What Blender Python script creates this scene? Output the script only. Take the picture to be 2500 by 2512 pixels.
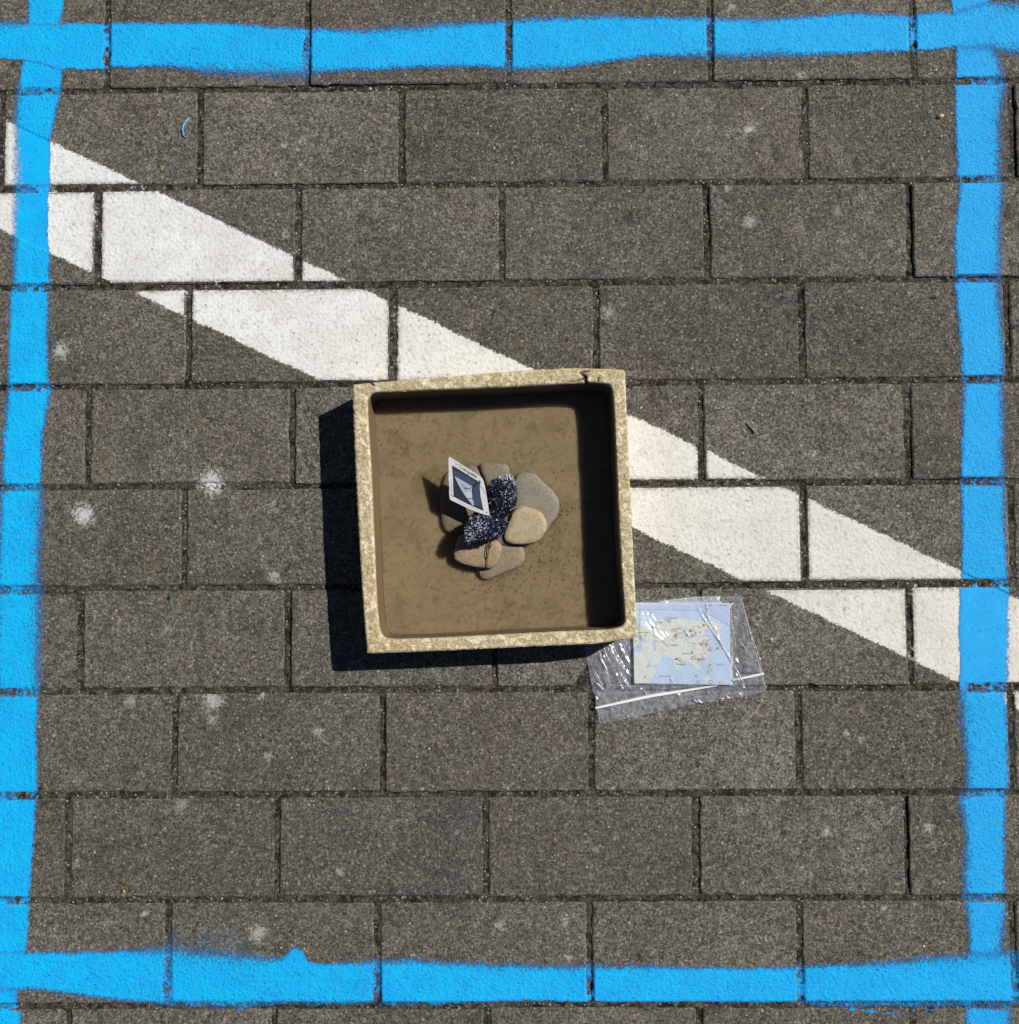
import bpy, bmesh, math, random
import numpy as np
from mathutils import Vector, Matrix, noise as mnoise

random.seed(7)
rng = np.random.default_rng(11)
for o in list(bpy.data.objects):
    bpy.data.objects.remove(o)
SC = bpy.context.scene
COL = SC.collection

# ------------------------------------------------------------------ camera
IW, IH, F = 2500.0, 2512.0, 2450.0            # photograph size and focal length in its pixels
PA, PB, PC = 0.04976545, 0.01101148, -0.00619901
_Rx = np.array([[1, 0, 0], [0, math.cos(PA), -math.sin(PA)], [0, math.sin(PA), math.cos(PA)]])
_Ry = np.array([[math.cos(PB), 0, math.sin(PB)], [0, 1, 0], [-math.sin(PB), 0, math.cos(PB)]])
_Rz = np.array([[math.cos(PC), -math.sin(PC), 0], [math.sin(PC), math.cos(PC), 0], [0, 0, 1]])
R = _Rz @ _Ry @ _Rx
cam_d = bpy.data.cameras.new('camera')
cam_d.sensor_fit = 'HORIZONTAL'
cam_d.sensor_width = 36.0
cam_d.lens = 36.0 * F / IW
cam_d.clip_start = 0.01
cam_d.clip_end = 400.0
cam = bpy.data.objects.new('camera', cam_d)
COL.objects.link(cam)
M4 = Matrix.Identity(4)
for i in range(3):
    for j in range(3):
        M4[i][j] = R[i, j]
M4.translation = Vector((0, 0, 1.0))
cam.matrix_world = M4
SC.camera = cam

# ------------------------------------------------------------------ light
SUNV = Vector((0.870, 0.461, 1.0)).normalized()
EL = math.asin(SUNV.z)
AZ = math.atan2(SUNV.x, SUNV.y)
world = bpy.data.worlds.new('World')
SC.world = world
world.use_nodes = True
wn = world.node_tree
bg = wn.nodes['Background']
sky = wn.nodes.new('ShaderNodeTexSky')
sky.sky_type = 'NISHITA'
sky.sun_disc = False
sky.sun_elevation = EL
sky.sun_rotation = AZ
sky.air_density = 0.5
sky.dust_density = 0.1
wn.links.new(sky.outputs[0], bg.inputs['Color'])
bg.inputs['Strength'].default_value = 0.05
sun_d = bpy.data.lights.new('sun', 'SUN')
sun_d.energy = 5.0
sun_d.angle = math.radians(0.5)
sun_d.color = (1.0, 0.965, 0.91)
sun = bpy.data.objects.new('sun', sun_d)
sun.rotation_euler = SUNV.to_track_quat('Z', 'Y').to_euler()
sun.location = SUNV * 5
COL.objects.link(sun)
SC.view_settings.view_transform = 'Standard'
SC.view_settings.look = 'None'
SC.view_settings.gamma = 1.0
SC.view_settings.use_curve_mapping = False
SC.view_settings.exposure = -0.12
SC.cycles.max_bounces = 6
SC.cycles.diffuse_bounces = 3
SC.cycles.transparent_max_bounces = 16
SC.cycles.caustics_reflective = False
SC.cycles.caustics_refractive = False


# ------------------------------------------------------------------ projection helpers
def ray(px, py):
    d = R @ np.array([(px - IW / 2) / F, -(py - IH / 2) / F, -1.0])
    return d


def W(px, py, z=0.0):
    d = ray(px, py)
    t = (z - 1.0) / d[2]
    return (d[0] * t, d[1] * t, z)


def Wplane(px, py, p0, n):
    d = Vector(ray(px, py)); o = Vector((0, 0, 1))
    t = (Vector(p0) - o).dot(n) / d.dot(n)
    return o + d * t


def proj(x, y, z):
    """numpy world points -> photograph pixels"""
    q = np.stack([x, y, z - 1.0], -1) @ R
    return IW / 2 + F * q[..., 0] / -q[..., 2], IH / 2 - F * q[..., 1] / -q[..., 2]


def vnoise(x, y, scale, seed=0):
    """smooth value noise in 0..1, numpy arrays"""
    x = np.asarray(x, float) * scale + 517.3 * (seed + 1); y = np.asarray(y, float) * scale + 211.7 * (seed + 1)
    xi = np.floor(x).astype(np.int64); yi = np.floor(y).astype(np.int64)
    fx = x - xi; fy = y - yi
    fx = fx * fx * (3 - 2 * fx); fy = fy * fy * (3 - 2 * fy)

    def h(a, b):
        n = (a * 374761393 + b * 668265263 + seed * 1274126177) & 0xFFFFFFFF
        n = ((n ^ (n >> 13)) * 1274126177) & 0xFFFFFFFF
        n = n ^ (n >> 16)
        return (n & 0xFFFF) / 65535.0
    a = h(xi, yi); b = h(xi + 1, yi); c = h(xi, yi + 1); d = h(xi + 1, yi + 1)
    return (a * (1 - fx) + b * fx) * (1 - fy) + (c * (1 - fx) + d * fx) * fy


# ------------------------------------------------------------------ object helpers
def tag(o, label=None, cat=None, group=None, kind=None):
    if label: o['label'] = label
    if cat: o['category'] = cat
    if group: o['group'] = group
    if kind: o['kind'] = kind
    return o


def mesh_obj(name, verts, faces, mat=None, parent=None, smooth=False):
    me = bpy.data.meshes.new(name)
    me.from_pydata([tuple(v) for v in verts], [], [tuple(f) for f in faces])
    me.update()
    if mat: me.materials.append(mat)
    if smooth:
        me.polygons.foreach_set('use_smooth', [True] * len(me.polygons))
    o = bpy.data.objects.new(name, me)
    COL.objects.link(o)
    if parent: o.parent = parent
    return o


def fattr(o, name, vals):
    a = o.data.attributes.new(name, 'FLOAT', 'POINT')
    a.data.foreach_set('value', np.asarray(vals, dtype=np.float32).ravel())


def cattr(o, vals, name='Col'):
    a = o.data.attributes.new(name, 'FLOAT_COLOR', 'POINT')
    v = np.asarray(vals, dtype=np.float32)
    if v.shape[1] == 3: v = np.concatenate([v, np.ones((len(v), 1), np.float32)], 1)
    a.data.foreach_set('color', v.ravel())


def empty(name, loc):
    o = bpy.data.objects.new(name, None)
    o.empty_display_size = 0.02
    o.location = loc
    COL.objects.link(o)
    return o


def adopt(o, root):
    """parent a mesh built in world coordinates to a root that stands elsewhere"""
    o.parent = root
    o.matrix_parent_inverse = Matrix.Translation(root.location).inverted()
    return o


# ------------------------------------------------------------------ node helpers
class NT:
    def __init__(s, name):
        s.m = bpy.data.materials.new(name); s.m.use_nodes = True
        s.t = s.m.node_tree; s.t.nodes.clear()
        s.out = s.t.nodes.new('ShaderNodeOutputMaterial')

    def n(s, typ, **kw):
        nd = s.t.nodes.new('ShaderNode' + typ)
        for k, v in kw.items():
            if k.startswith('i_'):
                nd.inputs[k[2:].replace('_', ' ')].default_value = v
            else:
                setattr(nd, k, v)
        return nd

    def l(s, a, b): s.t.links.new(a, b)

    def set(s, sock, v):
        if hasattr(v, 'is_linked') or hasattr(v, 'links'): s.l(v, sock)
        else: sock.default_value = v

    def math(s, op, a, b=0.0, c=0.0, clamp=False):
        nd = s.n('Math', operation=op, use_clamp=clamp)
        s.set(nd.inputs[0], a); s.set(nd.inputs[1], b); s.set(nd.inputs[2], c)
        return nd.outputs[0]

    def mr(s, v, a, b, c=0.0, d=1.0, smooth=False):
        nd = s.n('MapRange')
        if smooth: nd.interpolation_type = 'SMOOTHSTEP'
        s.set(nd.inputs[0], v)
        for i, q in enumerate((a, b, c, d)): s.set(nd.inputs[i + 1], q)
        return nd.outputs[0]

    def mix(s, f, a, b, mode='MIX'):
        nd = s.n('Mix', data_type='RGBA', blend_type=mode)
        s.set(nd.inputs[0], f)
        for sock, v in ((nd.inputs[6], a), (nd.inputs[7], b)):
            if isinstance(v, (tuple, list)): sock.default_value = (*v[:3], 1.0)
            else: s.l(v, sock)
        return nd.outputs[2]

    def noise(s, vec, scale, detail=2.0, rough=0.5, dist=0.0):
        nd = s.n('TexNoise'); nd.inputs['Scale'].default_value = scale
        nd.inputs['Detail'].default_value = detail; nd.inputs['Roughness'].default_value = rough
        nd.inputs['Distortion'].default_value = dist
        s.l(vec, nd.inputs['Vector'])
        return nd.outputs['Fac']

    def voro(s, vec, scale, feature='F1'):
        nd = s.n('TexVoronoi', feature=feature); nd.inputs['Scale'].default_value = scale
        s.l(vec, nd.inputs['Vector'])
        return nd

    def pos(s): return s.n('NewGeometry').outputs['Position']

    def obj(s): return s.n('TexCoord').outputs['Object']

    def bsdf(s, col, rough=0.8, spec=0.3, normal=None):
        b = s.n('BsdfPrincipled')
        if isinstance(col, (tuple, list)): b.inputs['Base Color'].default_value = (*col[:3], 1)
        else: s.l(col, b.inputs['Base Color'])
        s.set(b.inputs['Roughness'], rough)
        s.set(b.inputs['Specular IOR Level'], spec)
        if normal is not None: s.l(normal, b.inputs['Normal'])
        return b.outputs[0]

    def bump(s, h, dist, strength=1.0, normal=None):
        b = s.n('Bump'); b.inputs['Distance'].default_value = dist; b.inputs['Strength'].default_value = strength
        s.l(h, b.inputs['Height'])
        if normal is not None: s.l(normal, b.inputs['Normal'])
        return b.outputs[0]

    def done(s, sh):
        s.l(sh, s.out.inputs['Surface']); return s.m


def rgb(r, g, b):
    f = lambda c: ((c / 255 + 0.055) / 1.055) ** 2.4 if c > 10 else c / 255 / 12.92
    return (f(r), f(g), f(b))


# splashes, stains and gum on the pavers: x, y, radius in photograph pixels, strength
WHITE_SPOTS = [(520, 1182, 36, 1.0), (206, 1262, 32, 1.0), (150, 860, 26, .75), (674, 1414, 17, .5), (667, 1236, 12, .5),
               (524, 1716, 30, .7), (643, 1706, 11, .8), (318, 1721, 18, .4), (520, 1766, 18, .45), (782, 1794, 18, .45),
               (658, 1855, 12, .55), (442, 1976, 22, .3), (632, 2290, 24, .6), (353, 2241, 9, .6), (1223, 2273, 12, .45),
               (1387, 2262, 12, .5), (1394, 2350, 9, .6), (835, 2140, 12, .4), (2026, 2042, 14, .5), (2276, 2028, 12, .5),
               (2166, 2231, 9, .55), (1998, 1114, 11, .5), (1794, 18, 14, .5), (1965, 185, 14, .6), (1839, 317, 16, .8),
               (1839, 547, 19, .5), (1785, 466, 10, .6), (2054, 519, 13, .4), (2185, 594, 13, .35), (964, 559, 11, .45),
               (697, 356, 10, .5), (700, 573, 11, .5), (1493, 765, 22, .42), (1120, 2045, 9, .4), (2075, 1800, 9, .6),
               (2110, 1810, 10, .45), (410, 1545, 14, .35), (470, 1630, 12, .3), (1460, 2085, 10, .3), (186, 2125, 14, .3)]
BROWN_SPOTS = [(257, 1119, 15, .8), (250, 1173, 20, .5), (379, 1379, 22, .6), (604, 1238, 20, .4), (449, 1468, 17, .7),
               (297, 1493, 14, .5), (482, 1037, 20, .4), (1345, 568, 20, .4), (1315, 739, 16, .5), (1287, 861, 20, .45),
               (1591, 650, 16, .4), (165, 200, 12, .6), (470, 195, 16, .4), (160, 1815, 22, .4), (960, 1895, 12, .7),
               (1100, 1740, 18, .4), (1190, 1890, 14, .4), (900, 300, 18, .4), (2040, 2100, 26, .3)]
DARK_SPOTS = [(1214, 767, 9, .9), (1144, 809, 5, .8), (2286, 732, 8, 1.0), (2216, 1904, 6, 1.), (1797, 2067, 6, 1.),
              (1873, 1912, 5, .8), (730, 1862, 12, .5), (1600, 2100, 10, .4), (290, 1500, 9, .4), (400, 1585, 10, .4)]


# ------------------------------------------------------------------ materials
def spot_maker(t, p):
    nz = t.n('TexNoise'); nz.inputs['Scale'].default_value = 170; nz.inputs['Detail'].default_value = 3
    t.l(p, nz.inputs['Vector'])
    sub = t.n('VectorMath', operation='SUBTRACT'); t.l(nz.outputs['Color'], sub.inputs[0]); sub.inputs[1].default_value = (.5, .5, .5)
    sc = t.n('VectorMath', operation='SCALE'); t.l(sub.outputs[0], sc.inputs[0]); sc.inputs['Scale'].default_value = .012
    ad = t.n('VectorMath', operation='ADD'); t.l(p, ad.inputs[0]); t.l(sc.outputs[0], ad.inputs[1])
    fl = t.n('VectorMath', operation='MULTIPLY'); t.l(ad.outputs[0], fl.inputs[0]); fl.inputs[1].default_value = (1, 1, 0)
    wp = fl.outputs[0]
    wnv = t.noise(p, 330, 3, .85)

    def spots(lst):
        acc = None
        for x, y, r, s in lst:
            w = W(x, y)
            d = t.n('VectorMath', operation='DISTANCE'); t.l(wp, d.inputs[0]); d.inputs[1].default_value = (w[0], w[1], 0)
            m = t.mr(d.outputs['Value'], 0, r / F * 1.35, 1.05, 0)
            m = t.math('ADD', m, t.math('MULTIPLY', t.math('SUBTRACT', wnv, .5), 3.0 if lst is not BROWN_SPOTS else .8))
            m = t.math('MULTIPLY', t.mr(m, .30, .85), s)
            acc = m if acc is None else t.math('MAXIMUM', acc, m)
        return acc
    return spots, wp


def mat_concrete():
    t = NT('paver_concrete'); p = t.pos()
    hue = t.noise(p, 9, 3, .6)
    hue2 = t.noise(p, 23, 3, .6)
    base = t.mix(t.mr(hue, .38, .62), (.136, .119, .102), (.124, .118, .094))
    base = t.mix(t.mr(hue2, .55, .75, 0, .55), base, (.148, .124, .102))
    big = t.mr(t.noise(p, 5, 2, .5), .3, .7, .88, 1.16)
    fine = t.noise(p, 420, 2, .8, 1.2)
    fine2 = t.noise(p, 120, 4, .7, .5)
    f = t.math('MULTIPLY', t.mr(fine, .34, .66, .22, 1.85), t.mr(fine2, .32, .68, .66, 1.36))
    f = t.math('MULTIPLY', f, big)
    f = t.math('MULTIPLY', f, t.mr(t.noise(p, 42, 3, .7, .5), .54, .70, 1.0, .66))
    f = t.math('MULTIPLY', f, t.mr(t.noise(p, 17, 4, .7, .8), .30, .70, .80, 1.22))
    oi = t.n('ObjectInfo').outputs['Random']
    f = t.math('MULTIPLY', f, t.mr(oi, 0, 1, .86, 1.15))
    comb = t.n('CombineXYZ'); [t.l(f, comb.inputs[i]) for i in range(3)]
    col = t.mix(1.0, base, comb.outputs[0], 'MULTIPLY')
    hv = t.math('FRACT', t.math('MULTIPLY', oi, 13.7))
    col = t.mix(t.mr(hv, .55, 1, 0, .22), col, (.125, .100, .078))
    col = t.mix(t.mr(hv, .0, .35, .25, 0), col, (.088, .088, .078))
    # aggregate grains
    v0 = t.voro(p, 520); sp0 = t.n('SeparateColor'); t.l(v0.outputs['Color'], sp0.inputs[0])
    gr = t.mr(sp0.outputs[2], 0, 1, .6, 1.4)
    cg = t.n('CombineXYZ'); [t.l(gr, cg.inputs[i]) for i in range(3)]
    col = t.mix(1.0, col, cg.outputs[0], 'MULTIPLY')
    v = t.voro(p, 340)
    sep = t.n('SeparateColor'); t.l(v.outputs['Color'], sep.inputs[0])
    near = t.mr(v.outputs['Distance'], .30, .48, 1, 0)
    pale = t.math('MULTIPLY', t.math('GREATER_THAN', sep.outputs[0], .90), near)
    dark = t.math('MULTIPLY', t.math('LESS_THAN', sep.outputs[0], .10), near)
    col = t.mix(t.math('MULTIPLY', pale, .75), col, (.36, .33, .28))
    col = t.mix(t.math('MULTIPLY', dark, .7), col, (.03, .028, .027))
    v2 = t.voro(p, 130)
    sep2 = t.n('SeparateColor'); t.l(v2.outputs['Color'], sep2.inputs[0])
    sp = t.math('MULTIPLY', t.math('GREATER_THAN', sep2.outputs[1], .87), t.mr(v2.outputs['Distance'], .11, .18, 1, 0))
    col = t.mix(t.math('MULTIPLY', sp, .95), col, (.48, .45, .40))
    spots, _ = spot_maker(t, p)
    ws = spots(WHITE_SPOTS)
    col = t.mix(t.math('MULTIPLY', ws, .95), col, (.68, .67, .64))
    col = t.mix(t.math('MULTIPLY', spots(BROWN_SPOTS), .75), col, (.19, .125, .06))
    col = t.mix(spots(DARK_SPOTS), col, (.015, .012, .010))
    h = t.math('ADD', t.math('MULTIPLY', fine, .7), t.math('MULTIPLY', fine2, .5))
    nrm = t.bump(h, .0026, 1.0)
    return t.done(t.bsdf(col, .88, .25, nrm))


def mat_sand():
    t = NT('joint_sand'); p = t.pos()
    f = t.noise(p, 300, 3, .7, .5)
    g = t.noise(p, 40, 3, .6)
    col = t.mix(t.mr(f, .3, .7), (.022, .019, .016), (.165, .146, .120))
    col = t.mix(t.mr(g, .46, .66, 0, .6), col, (.055, .062, .026))
    col = t.mix(t.mr(t.noise(p, 11, 3, .6), .5, .65, 0, .5), col, (.10, .085, .065))
    cl = t.noise(p, 130, 3, .7, .5)
    col = t.mix(t.mr(cl, .44, .60, 0, .85), col, (.012, .010, .008))
    v = t.voro(p, 380); sep = t.n('SeparateColor'); t.l(v.outputs['Color'], sep.inputs[0])
    sp = t.math('MULTIPLY', t.math('GREATER_THAN', sep.outputs[0], .90), t.mr(v.outputs['Distance'], .3, .45, 1, 0))
    col = t.mix(sp, col, (.36, .33, .28))
    spots, _ = spot_maker(t, p)
    col = t.mix(spots([q for q in WHITE_SPOTS if q[3] > .7]), col, (.66, .65, .62))
    return t.done(t.bsdf(col, .95, .1, t.bump(f, .003, 1.0)))


def mat_far():
    t = NT('far_paving'); p = t.pos()
    mp = t.n('Mapping'); t.l(p, mp.inputs[0])
    b = t.n('TexBrick', offset=.5, squash=1.0)
    b.inputs['Scale'].default_value = 1.0
    b.inputs['Brick Width'].default_value = .2068; b.inputs['Row Height'].default_value = .10225
    b.inputs['Mortar Size'].default_value = .003; b.inputs['Mortar Smooth'].default_value = .2
    b.inputs['Color1'].default_value = (.100, .091, .077, 1); b.inputs['Color2'].default_value = (.118, .103, .086, 1)
    b.inputs['Mortar'].default_value = (.03, .027, .022, 1)
    t.l(mp.outputs[0], b.inputs['Vector'])
    f = t.mr(t.noise(p, 260, 4, .8), .34, .66, .35, 1.6)
    comb = t.n('CombineXYZ'); [t.l(f, comb.inputs[i]) for i in range(3)]
    col = t.mix(1.0, b.outputs['Color'], comb.outputs[0], 'MULTIPLY')
    return t.done(t.bsdf(col, .9, .2, t.bump(b.outputs['Fac'], .003, -1.0, t.bump(t.noise(p, 200, 3, .7), .003, 1.0))))


def alpha_mask(t, p, nscale=420):
    cov = t.n('Attribute', attribute_name='cov').outputs['Fac']
    soft = t.n('Attribute', attribute_name='soft').outputs['Fac']
    nz = t.math('SUBTRACT', t.noise(p, nscale, 3, .7, .4), .5)
    vv = t.voro(p, 650); sp = t.n('SeparateColor'); t.l(vv.outputs['Color'], sp.inputs[0])
    nz = t.math('ADD', t.math('MULTIPLY', nz, 1.3), t.math('MULTIPLY', t.math('SUBTRACT', sp.outputs[0], .5), .62))
    a = t.math('ADD', cov, t.math('MULTIPLY', nz, t.math('MULTIPLY', soft, 15.0)))
    a = t.math('SUBTRACT', a, t.math('MULTIPLY', soft, 1.4))
    width = t.math('ADD', t.math('MULTIPLY', soft, 4.2), .2)
    hard = t.math('ADD', t.math('DIVIDE', a, width), .5, clamp=True)
    veil = t.math('ADD', t.math('DIVIDE', cov, t.math('ADD', t.math('MULTIPLY', soft, 9.0), .05)), .55, clamp=True)
    veil = t.math('MULTIPLY', veil, t.mr(soft, .15, .9, 0, .62))
    veil = t.math('MULTIPLY', veil, t.mr(sp.outputs[1], 0, 1, .55, 1.35), clamp=True)
    return t.math('MAXIMUM', hard, veil)


def mat_blue():
    t = NT('blue_spray_paint'); p = t.pos()
    a = alpha_mask(t, p)
    thin = t.n('Attribute', attribute_name='cov').outputs['Fac']
    side = t.n('Attribute', attribute_name='tone').outputs['Fac']
    big = t.noise(p, 30, 3, .6)
    fine = t.noise(p, 380, 3, .65, .3)
    col = t.mix(side, (.004, .50, .95), (.022, .385, .83))
    col = t.mix(t.mr(big, .38, .66, 0, .6), col, (.008, .37, .84))
    col = t.mix(t.mr(t.noise(p, 75, 3, .7, .5), .52, .68, 0, .35), col, (.03, .48, .90))
    col = t.mix(t.mr(fine, .54, .70, 0, .75), col, (.02, .20, .60))
    deep = t.voro(p, 300); sd = t.n('SeparateColor'); t.l(deep.outputs['Color'], sd.inputs[0])
    pr_ = t.math('MULTIPLY', t.math('GREATER_THAN', t.math('ADD', sd.outputs[0], t.math('MULTIPLY', t.math('SUBTRACT', big, .5), .5)), .93), t.mr(deep.outputs['Distance'], .15, .35, 1, 0))
    col = t.mix(t.math('MULTIPLY', pr_, .75), col, (.02, .10, .32))
    col = t.mix(t.mr(thin, -1.0, 3.6, .72, 0), col, (.045, .19, .56))
    pit = t.voro(p, 160); sp = t.n('SeparateColor'); t.l(pit.outputs['Color'], sp.inputs[0])
    pt = t.math('MULTIPLY', t.math('GREATER_THAN', sp.outputs[0], .965), t.mr(pit.outputs['Distance'], .08, .16, 1, 0))
    col = t.mix(t.math('MULTIPLY', pt, .8), col, (.01, .04, .16))
    h = t.math('ADD', t.math('MULTIPLY', fine, .8), t.math('MULTIPLY', t.noise(p, 150, 2, .5, .2), .4))
    flat = t.n('Attribute', attribute_name='flat').outputs['Fac']
    h = t.math('MULTIPLY', h, t.math('SUBTRACT', 1.0, t.math('MULTIPLY', flat, .85)))
    b = t.bsdf(col, .6, .18, t.bump(h, .0017, 1.0))
    tr = t.n('BsdfTransparent').outputs[0]
    mx = t.n('MixShader'); t.l(a, mx.inputs[0]); t.l(tr, mx.inputs[1]); t.l(b, mx.inputs[2])
    return t.done(mx.outputs[0])


def mat_white():
    t = NT('white_road_paint'); p = t.pos()
    a = alpha_mask(t, p, 300)
    warm = t.mr(t.n('Attribute', attribute_name='tone').outputs['Fac'], 0, 1)
    big = t.noise(p, 22, 4, .6)
    fine = t.noise(p, 240, 4, .7, .3)
    col = t.mix(warm, (.82, .82, .805), (.76, .73, .66))
    col = t.mix(t.mr(big, .42, .72, 0, .6), col, (.60, .58, .52))
    col = t.mix(t.mr(t.noise(p, 95, 4, .75, .4), .56, .70, 0, .55), col, (.46, .45, .41))
    col = t.mix(t.mr(fine, .52, .70, 0, .8), col, (.40, .39, .36))
    v = t.voro(p, 110); sep = t.n('SeparateColor'); t.l(v.outputs['Color'], sep.inputs[0])
    sp = t.math('MULTIPLY', t.math('GREATER_THAN', sep.outputs[0], .86), t.mr(v.outputs['Distance'], .06, .17, 1, 0))
    col = t.mix(t.math('MULTIPLY', sp, .75), col, (.14, .13, .12))
    v = t.voro(p, 34); sep = t.n('SeparateColor'); t.l(v.outputs['Color'], sep.inputs[0])
    sp = t.math('MULTIPLY', t.math('GREATER_THAN', sep.outputs[0], .86), t.mr(v.outputs['Distance'], .04, .10, 1, 0))
    col = t.mix(t.math('MULTIPLY', sp, .55), col, (.2, .19, .17))
    # grime next to the joints
    gr = t.n('Attribute', attribute_name='grime').outputs['Fac']
    gm = t.math('MULTIPLY', t.math('MULTIPLY', gr, 1.3), t.mr(t.noise(p, 230, 3, .8), .42, .58), clamp=True)
    col = t.mix(t.math('MULTIPLY', gm, .85), col, (.16, .15, .13))
    b = t.bsdf(col, .75, .3, t.bump(t.noise(p, 280, 3, .6), .0012, .8))
    tr = t.n('BsdfTransparent').outputs[0]
    mx = t.n('MixShader'); t.l(a, mx.inputs[0]); t.l(tr, mx.inputs[1]); t.l(b, mx.inputs[2])
    return t.done(mx.outputs[0])


def mat_tray():
    t = NT('weathered_stoneware'); p = t.obj()
    dirt = t.n('Attribute', attribute_name='dirt').outputs['Fac']
    inner = t.n('Attribute', attribute_name='inner').outputs['Fac']
    isl = t.noise(p, 150, 4, .6, .9)
    isl2 = t.noise(p, 26, 2, .5)
    crk = t.voro(p, 330, 'DISTANCE_TO_EDGE').outputs['Distance']
    v = t.voro(p, 560)
    sep = t.n('SeparateColor'); t.l(v.outputs['Color'], sep.inputs[0])
    g = t.noise(p, 480, 3, .75, 1.0)
    rough_c = t.mix(t.mr(sep.outputs[0], .2, .9), (.50, .405, .225), (.75, .635, .43))
    rough_c = t.mix(t.mr(g, .5, .66, 0, .8), rough_c, (.27, .21, .11))
    rough_c = t.mix(t.mr(isl2, .50, .72, 0, .5), rough_c, (.46, .34, .13))
    isle = t.mr(t.math('ADD', isl, t.math('MULTIPLY', t.math('SUBTRACT', g, .5), .25)), .535, .575)
    cream = t.mix(t.mr(t.noise(p, 60, 3), .4, .7), (.78, .67, .46), (.68, .58, .41))
    col = t.mix(isle, rough_c, cream)
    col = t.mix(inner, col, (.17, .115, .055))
    col = t.mix(dirt, col, (.02, .014, .010))
    h = t.math('ADD', t.math('MULTIPLY', isle, .5), t.math('MULTIPLY', t.math('SUBTRACT', 1.0, isle), t.math('MULTIPLY', g, .9)))
    h = t.math('MULTIPLY', h, t.math('SUBTRACT', 1.0, t.math('MULTIPLY', inner, .9)))
    return t.done(t.bsdf(col, .75, .25, t.bump(h, .0016, 1.0)))


def mat_mud():
    t = NT('brown_sediment'); p = t.obj()
    a = t.noise(p, 14, 4, .6)
    f = t.noise(p, 230, 3, .7, .8)
    g = t.noise(p, 60, 4, .7, .8)
    col = t.mix(t.mr(a, .35, .65), (.272, .204, .116), (.236, .186, .108))
    col = t.mix(t.mr(t.noise(p, 26, 4, .7, .6), .50, .68, 0, .55), col, (.165, .122, .066))
    col = t.mix(t.mr(f, .50, .70, 0, .5), col, (.14, .095, .048))
    col = t.mix(t.mr(g, .52, .68, 0, .6), col, (.13, .088, .040))
    h = t.math('ADD', f, g)
    sh = t.bsdf(col, .7, .2, t.bump(h, .0005, .5))
    b = sh.node
    b.inputs['Subsurface Weight'].default_value = 1.0
    b.inputs['Subsurface Radius'].default_value = (1.0, .86, .70)
    b.subsurface_method = 'BURLEY'
    b.inputs['Subsurface Scale'].default_value = .009
    return t.done(sh)


def mat_water():
    t = NT('still_water'); p = t.obj()
    fr = t.n('Fresnel'); fr.inputs['IOR'].default_value = 1.33
    gl = t.n('BsdfGlossy'); gl.inputs['Roughness'].default_value = .03
    t.l(t.bump(t.noise(p, 30, 2), .0004, .3), gl.inputs['Normal'])
    tr = t.n('BsdfTransparent'); tr.inputs['Color'].default_value = (.965, .945, .91, 1)
    mx = t.n('MixShader'); t.l(fr.outputs[0], mx.inputs[0]); t.l(tr.outputs[0], mx.inputs[1]); t.l(gl.outputs[0], mx.inputs[2])
    return t.done(mx.outputs[0])


def mat_stone(name, c1, c2, c3=None, spec=.35, rough=.55):
    t = NT(name); p = t.obj()
    a = t.noise(p, 55, 4, .6, .5)
    f = t.noise(p, 400, 3, .7)
    col = t.mix(t.mr(a, .38, .62), c1, c2)
    if c3:
        mp = t.n('Mapping'); t.l(p, mp.inputs[0]); mp.inputs['Scale'].default_value = (25, 110, 60); mp.inputs['Rotation'].default_value = (0, 0, .35)
        s = t.noise(mp.outputs[0], 1.0, 3, .6, .6)
        col = t.mix(t.mr(s, .50, .62, 0, .8), col, c3)
    col = t.mix(t.mr(f, .46, .66, 0, .55), col, tuple(c * .5 for c in c1))
    sl = t.noise(p, 150, 4, .7, .8)
    col = t.mix(t.mr(sl, .5, .7, 0, .45), col, tuple(c * .6 for c in c2))
    return t.done(t.bsdf(col, rough, spec, t.bump(f, .0007, .8)))


def mat_plain(name, c, rough=.6, spec=.3, nscale=None, amt=.3, bump=0):
    t = NT(name); p = t.obj()
    nrm = None; col = tuple(c)
    if nscale:
        f = t.noise(p, nscale, 3, .6)
        col = t.mix(t.mr(f, .35, .65), tuple(x * (1 - amt) for x in c), tuple(min(1, x * (1 + amt * .5)) for x in c))
        if bump: nrm = t.bump(f, bump, 1.0)
    return t.done(t.bsdf(col, rough, spec, nrm))


def mat_vcol(name, rough=.6, spec=.3):
    t = NT(name)
    c = t.n('Attribute', attribute_name='Col').outputs['Color']
    return t.done(t.bsdf(c, rough, spec))


def mat_film(name, haze=.06, gloss=.10, rough=.14):
    t = NT(name); p = t.obj()
    wr = t.noise(p, 60, 3, .5, 1.2)
    sc = t.noise(p, 260, 3, .7, .4)
    nrm = t.bump(wr, .0016, .6)
    gl = t.n('BsdfGlossy'); gl.inputs['Roughness'].default_value = rough; t.l(nrm, gl.inputs['Normal'])
    df = t.n('BsdfDiffuse'); df.inputs['Color'].default_value = (.80, .84, .95, 1)
    tr = t.n('BsdfTransparent'); tr.inputs['Color'].default_value = (.955, .965, .98, 1)
    m1 = t.n('MixShader')
    t.l(t.mr(sc, .35, .75, haze * .4, haze * 2.2), m1.inputs[0]); t.l(tr.outputs[0], m1.inputs[1]); t.l(df.outputs[0], m1.inputs[2])
    lw = t.n('LayerWeight'); lw.inputs['Blend'].default_value = .35
    fac = t.math('ADD', t.math('MULTIPLY', lw.outputs['Facing'], .5), gloss, clamp=True)
    m2 = t.n('MixShader'); t.l(fac, m2.inputs[0]); t.l(m1.outputs[0], m2.inputs[1]); t.l(gl.outputs[0], m2.inputs[2])
    return t.done(m2.outputs[0])


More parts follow.
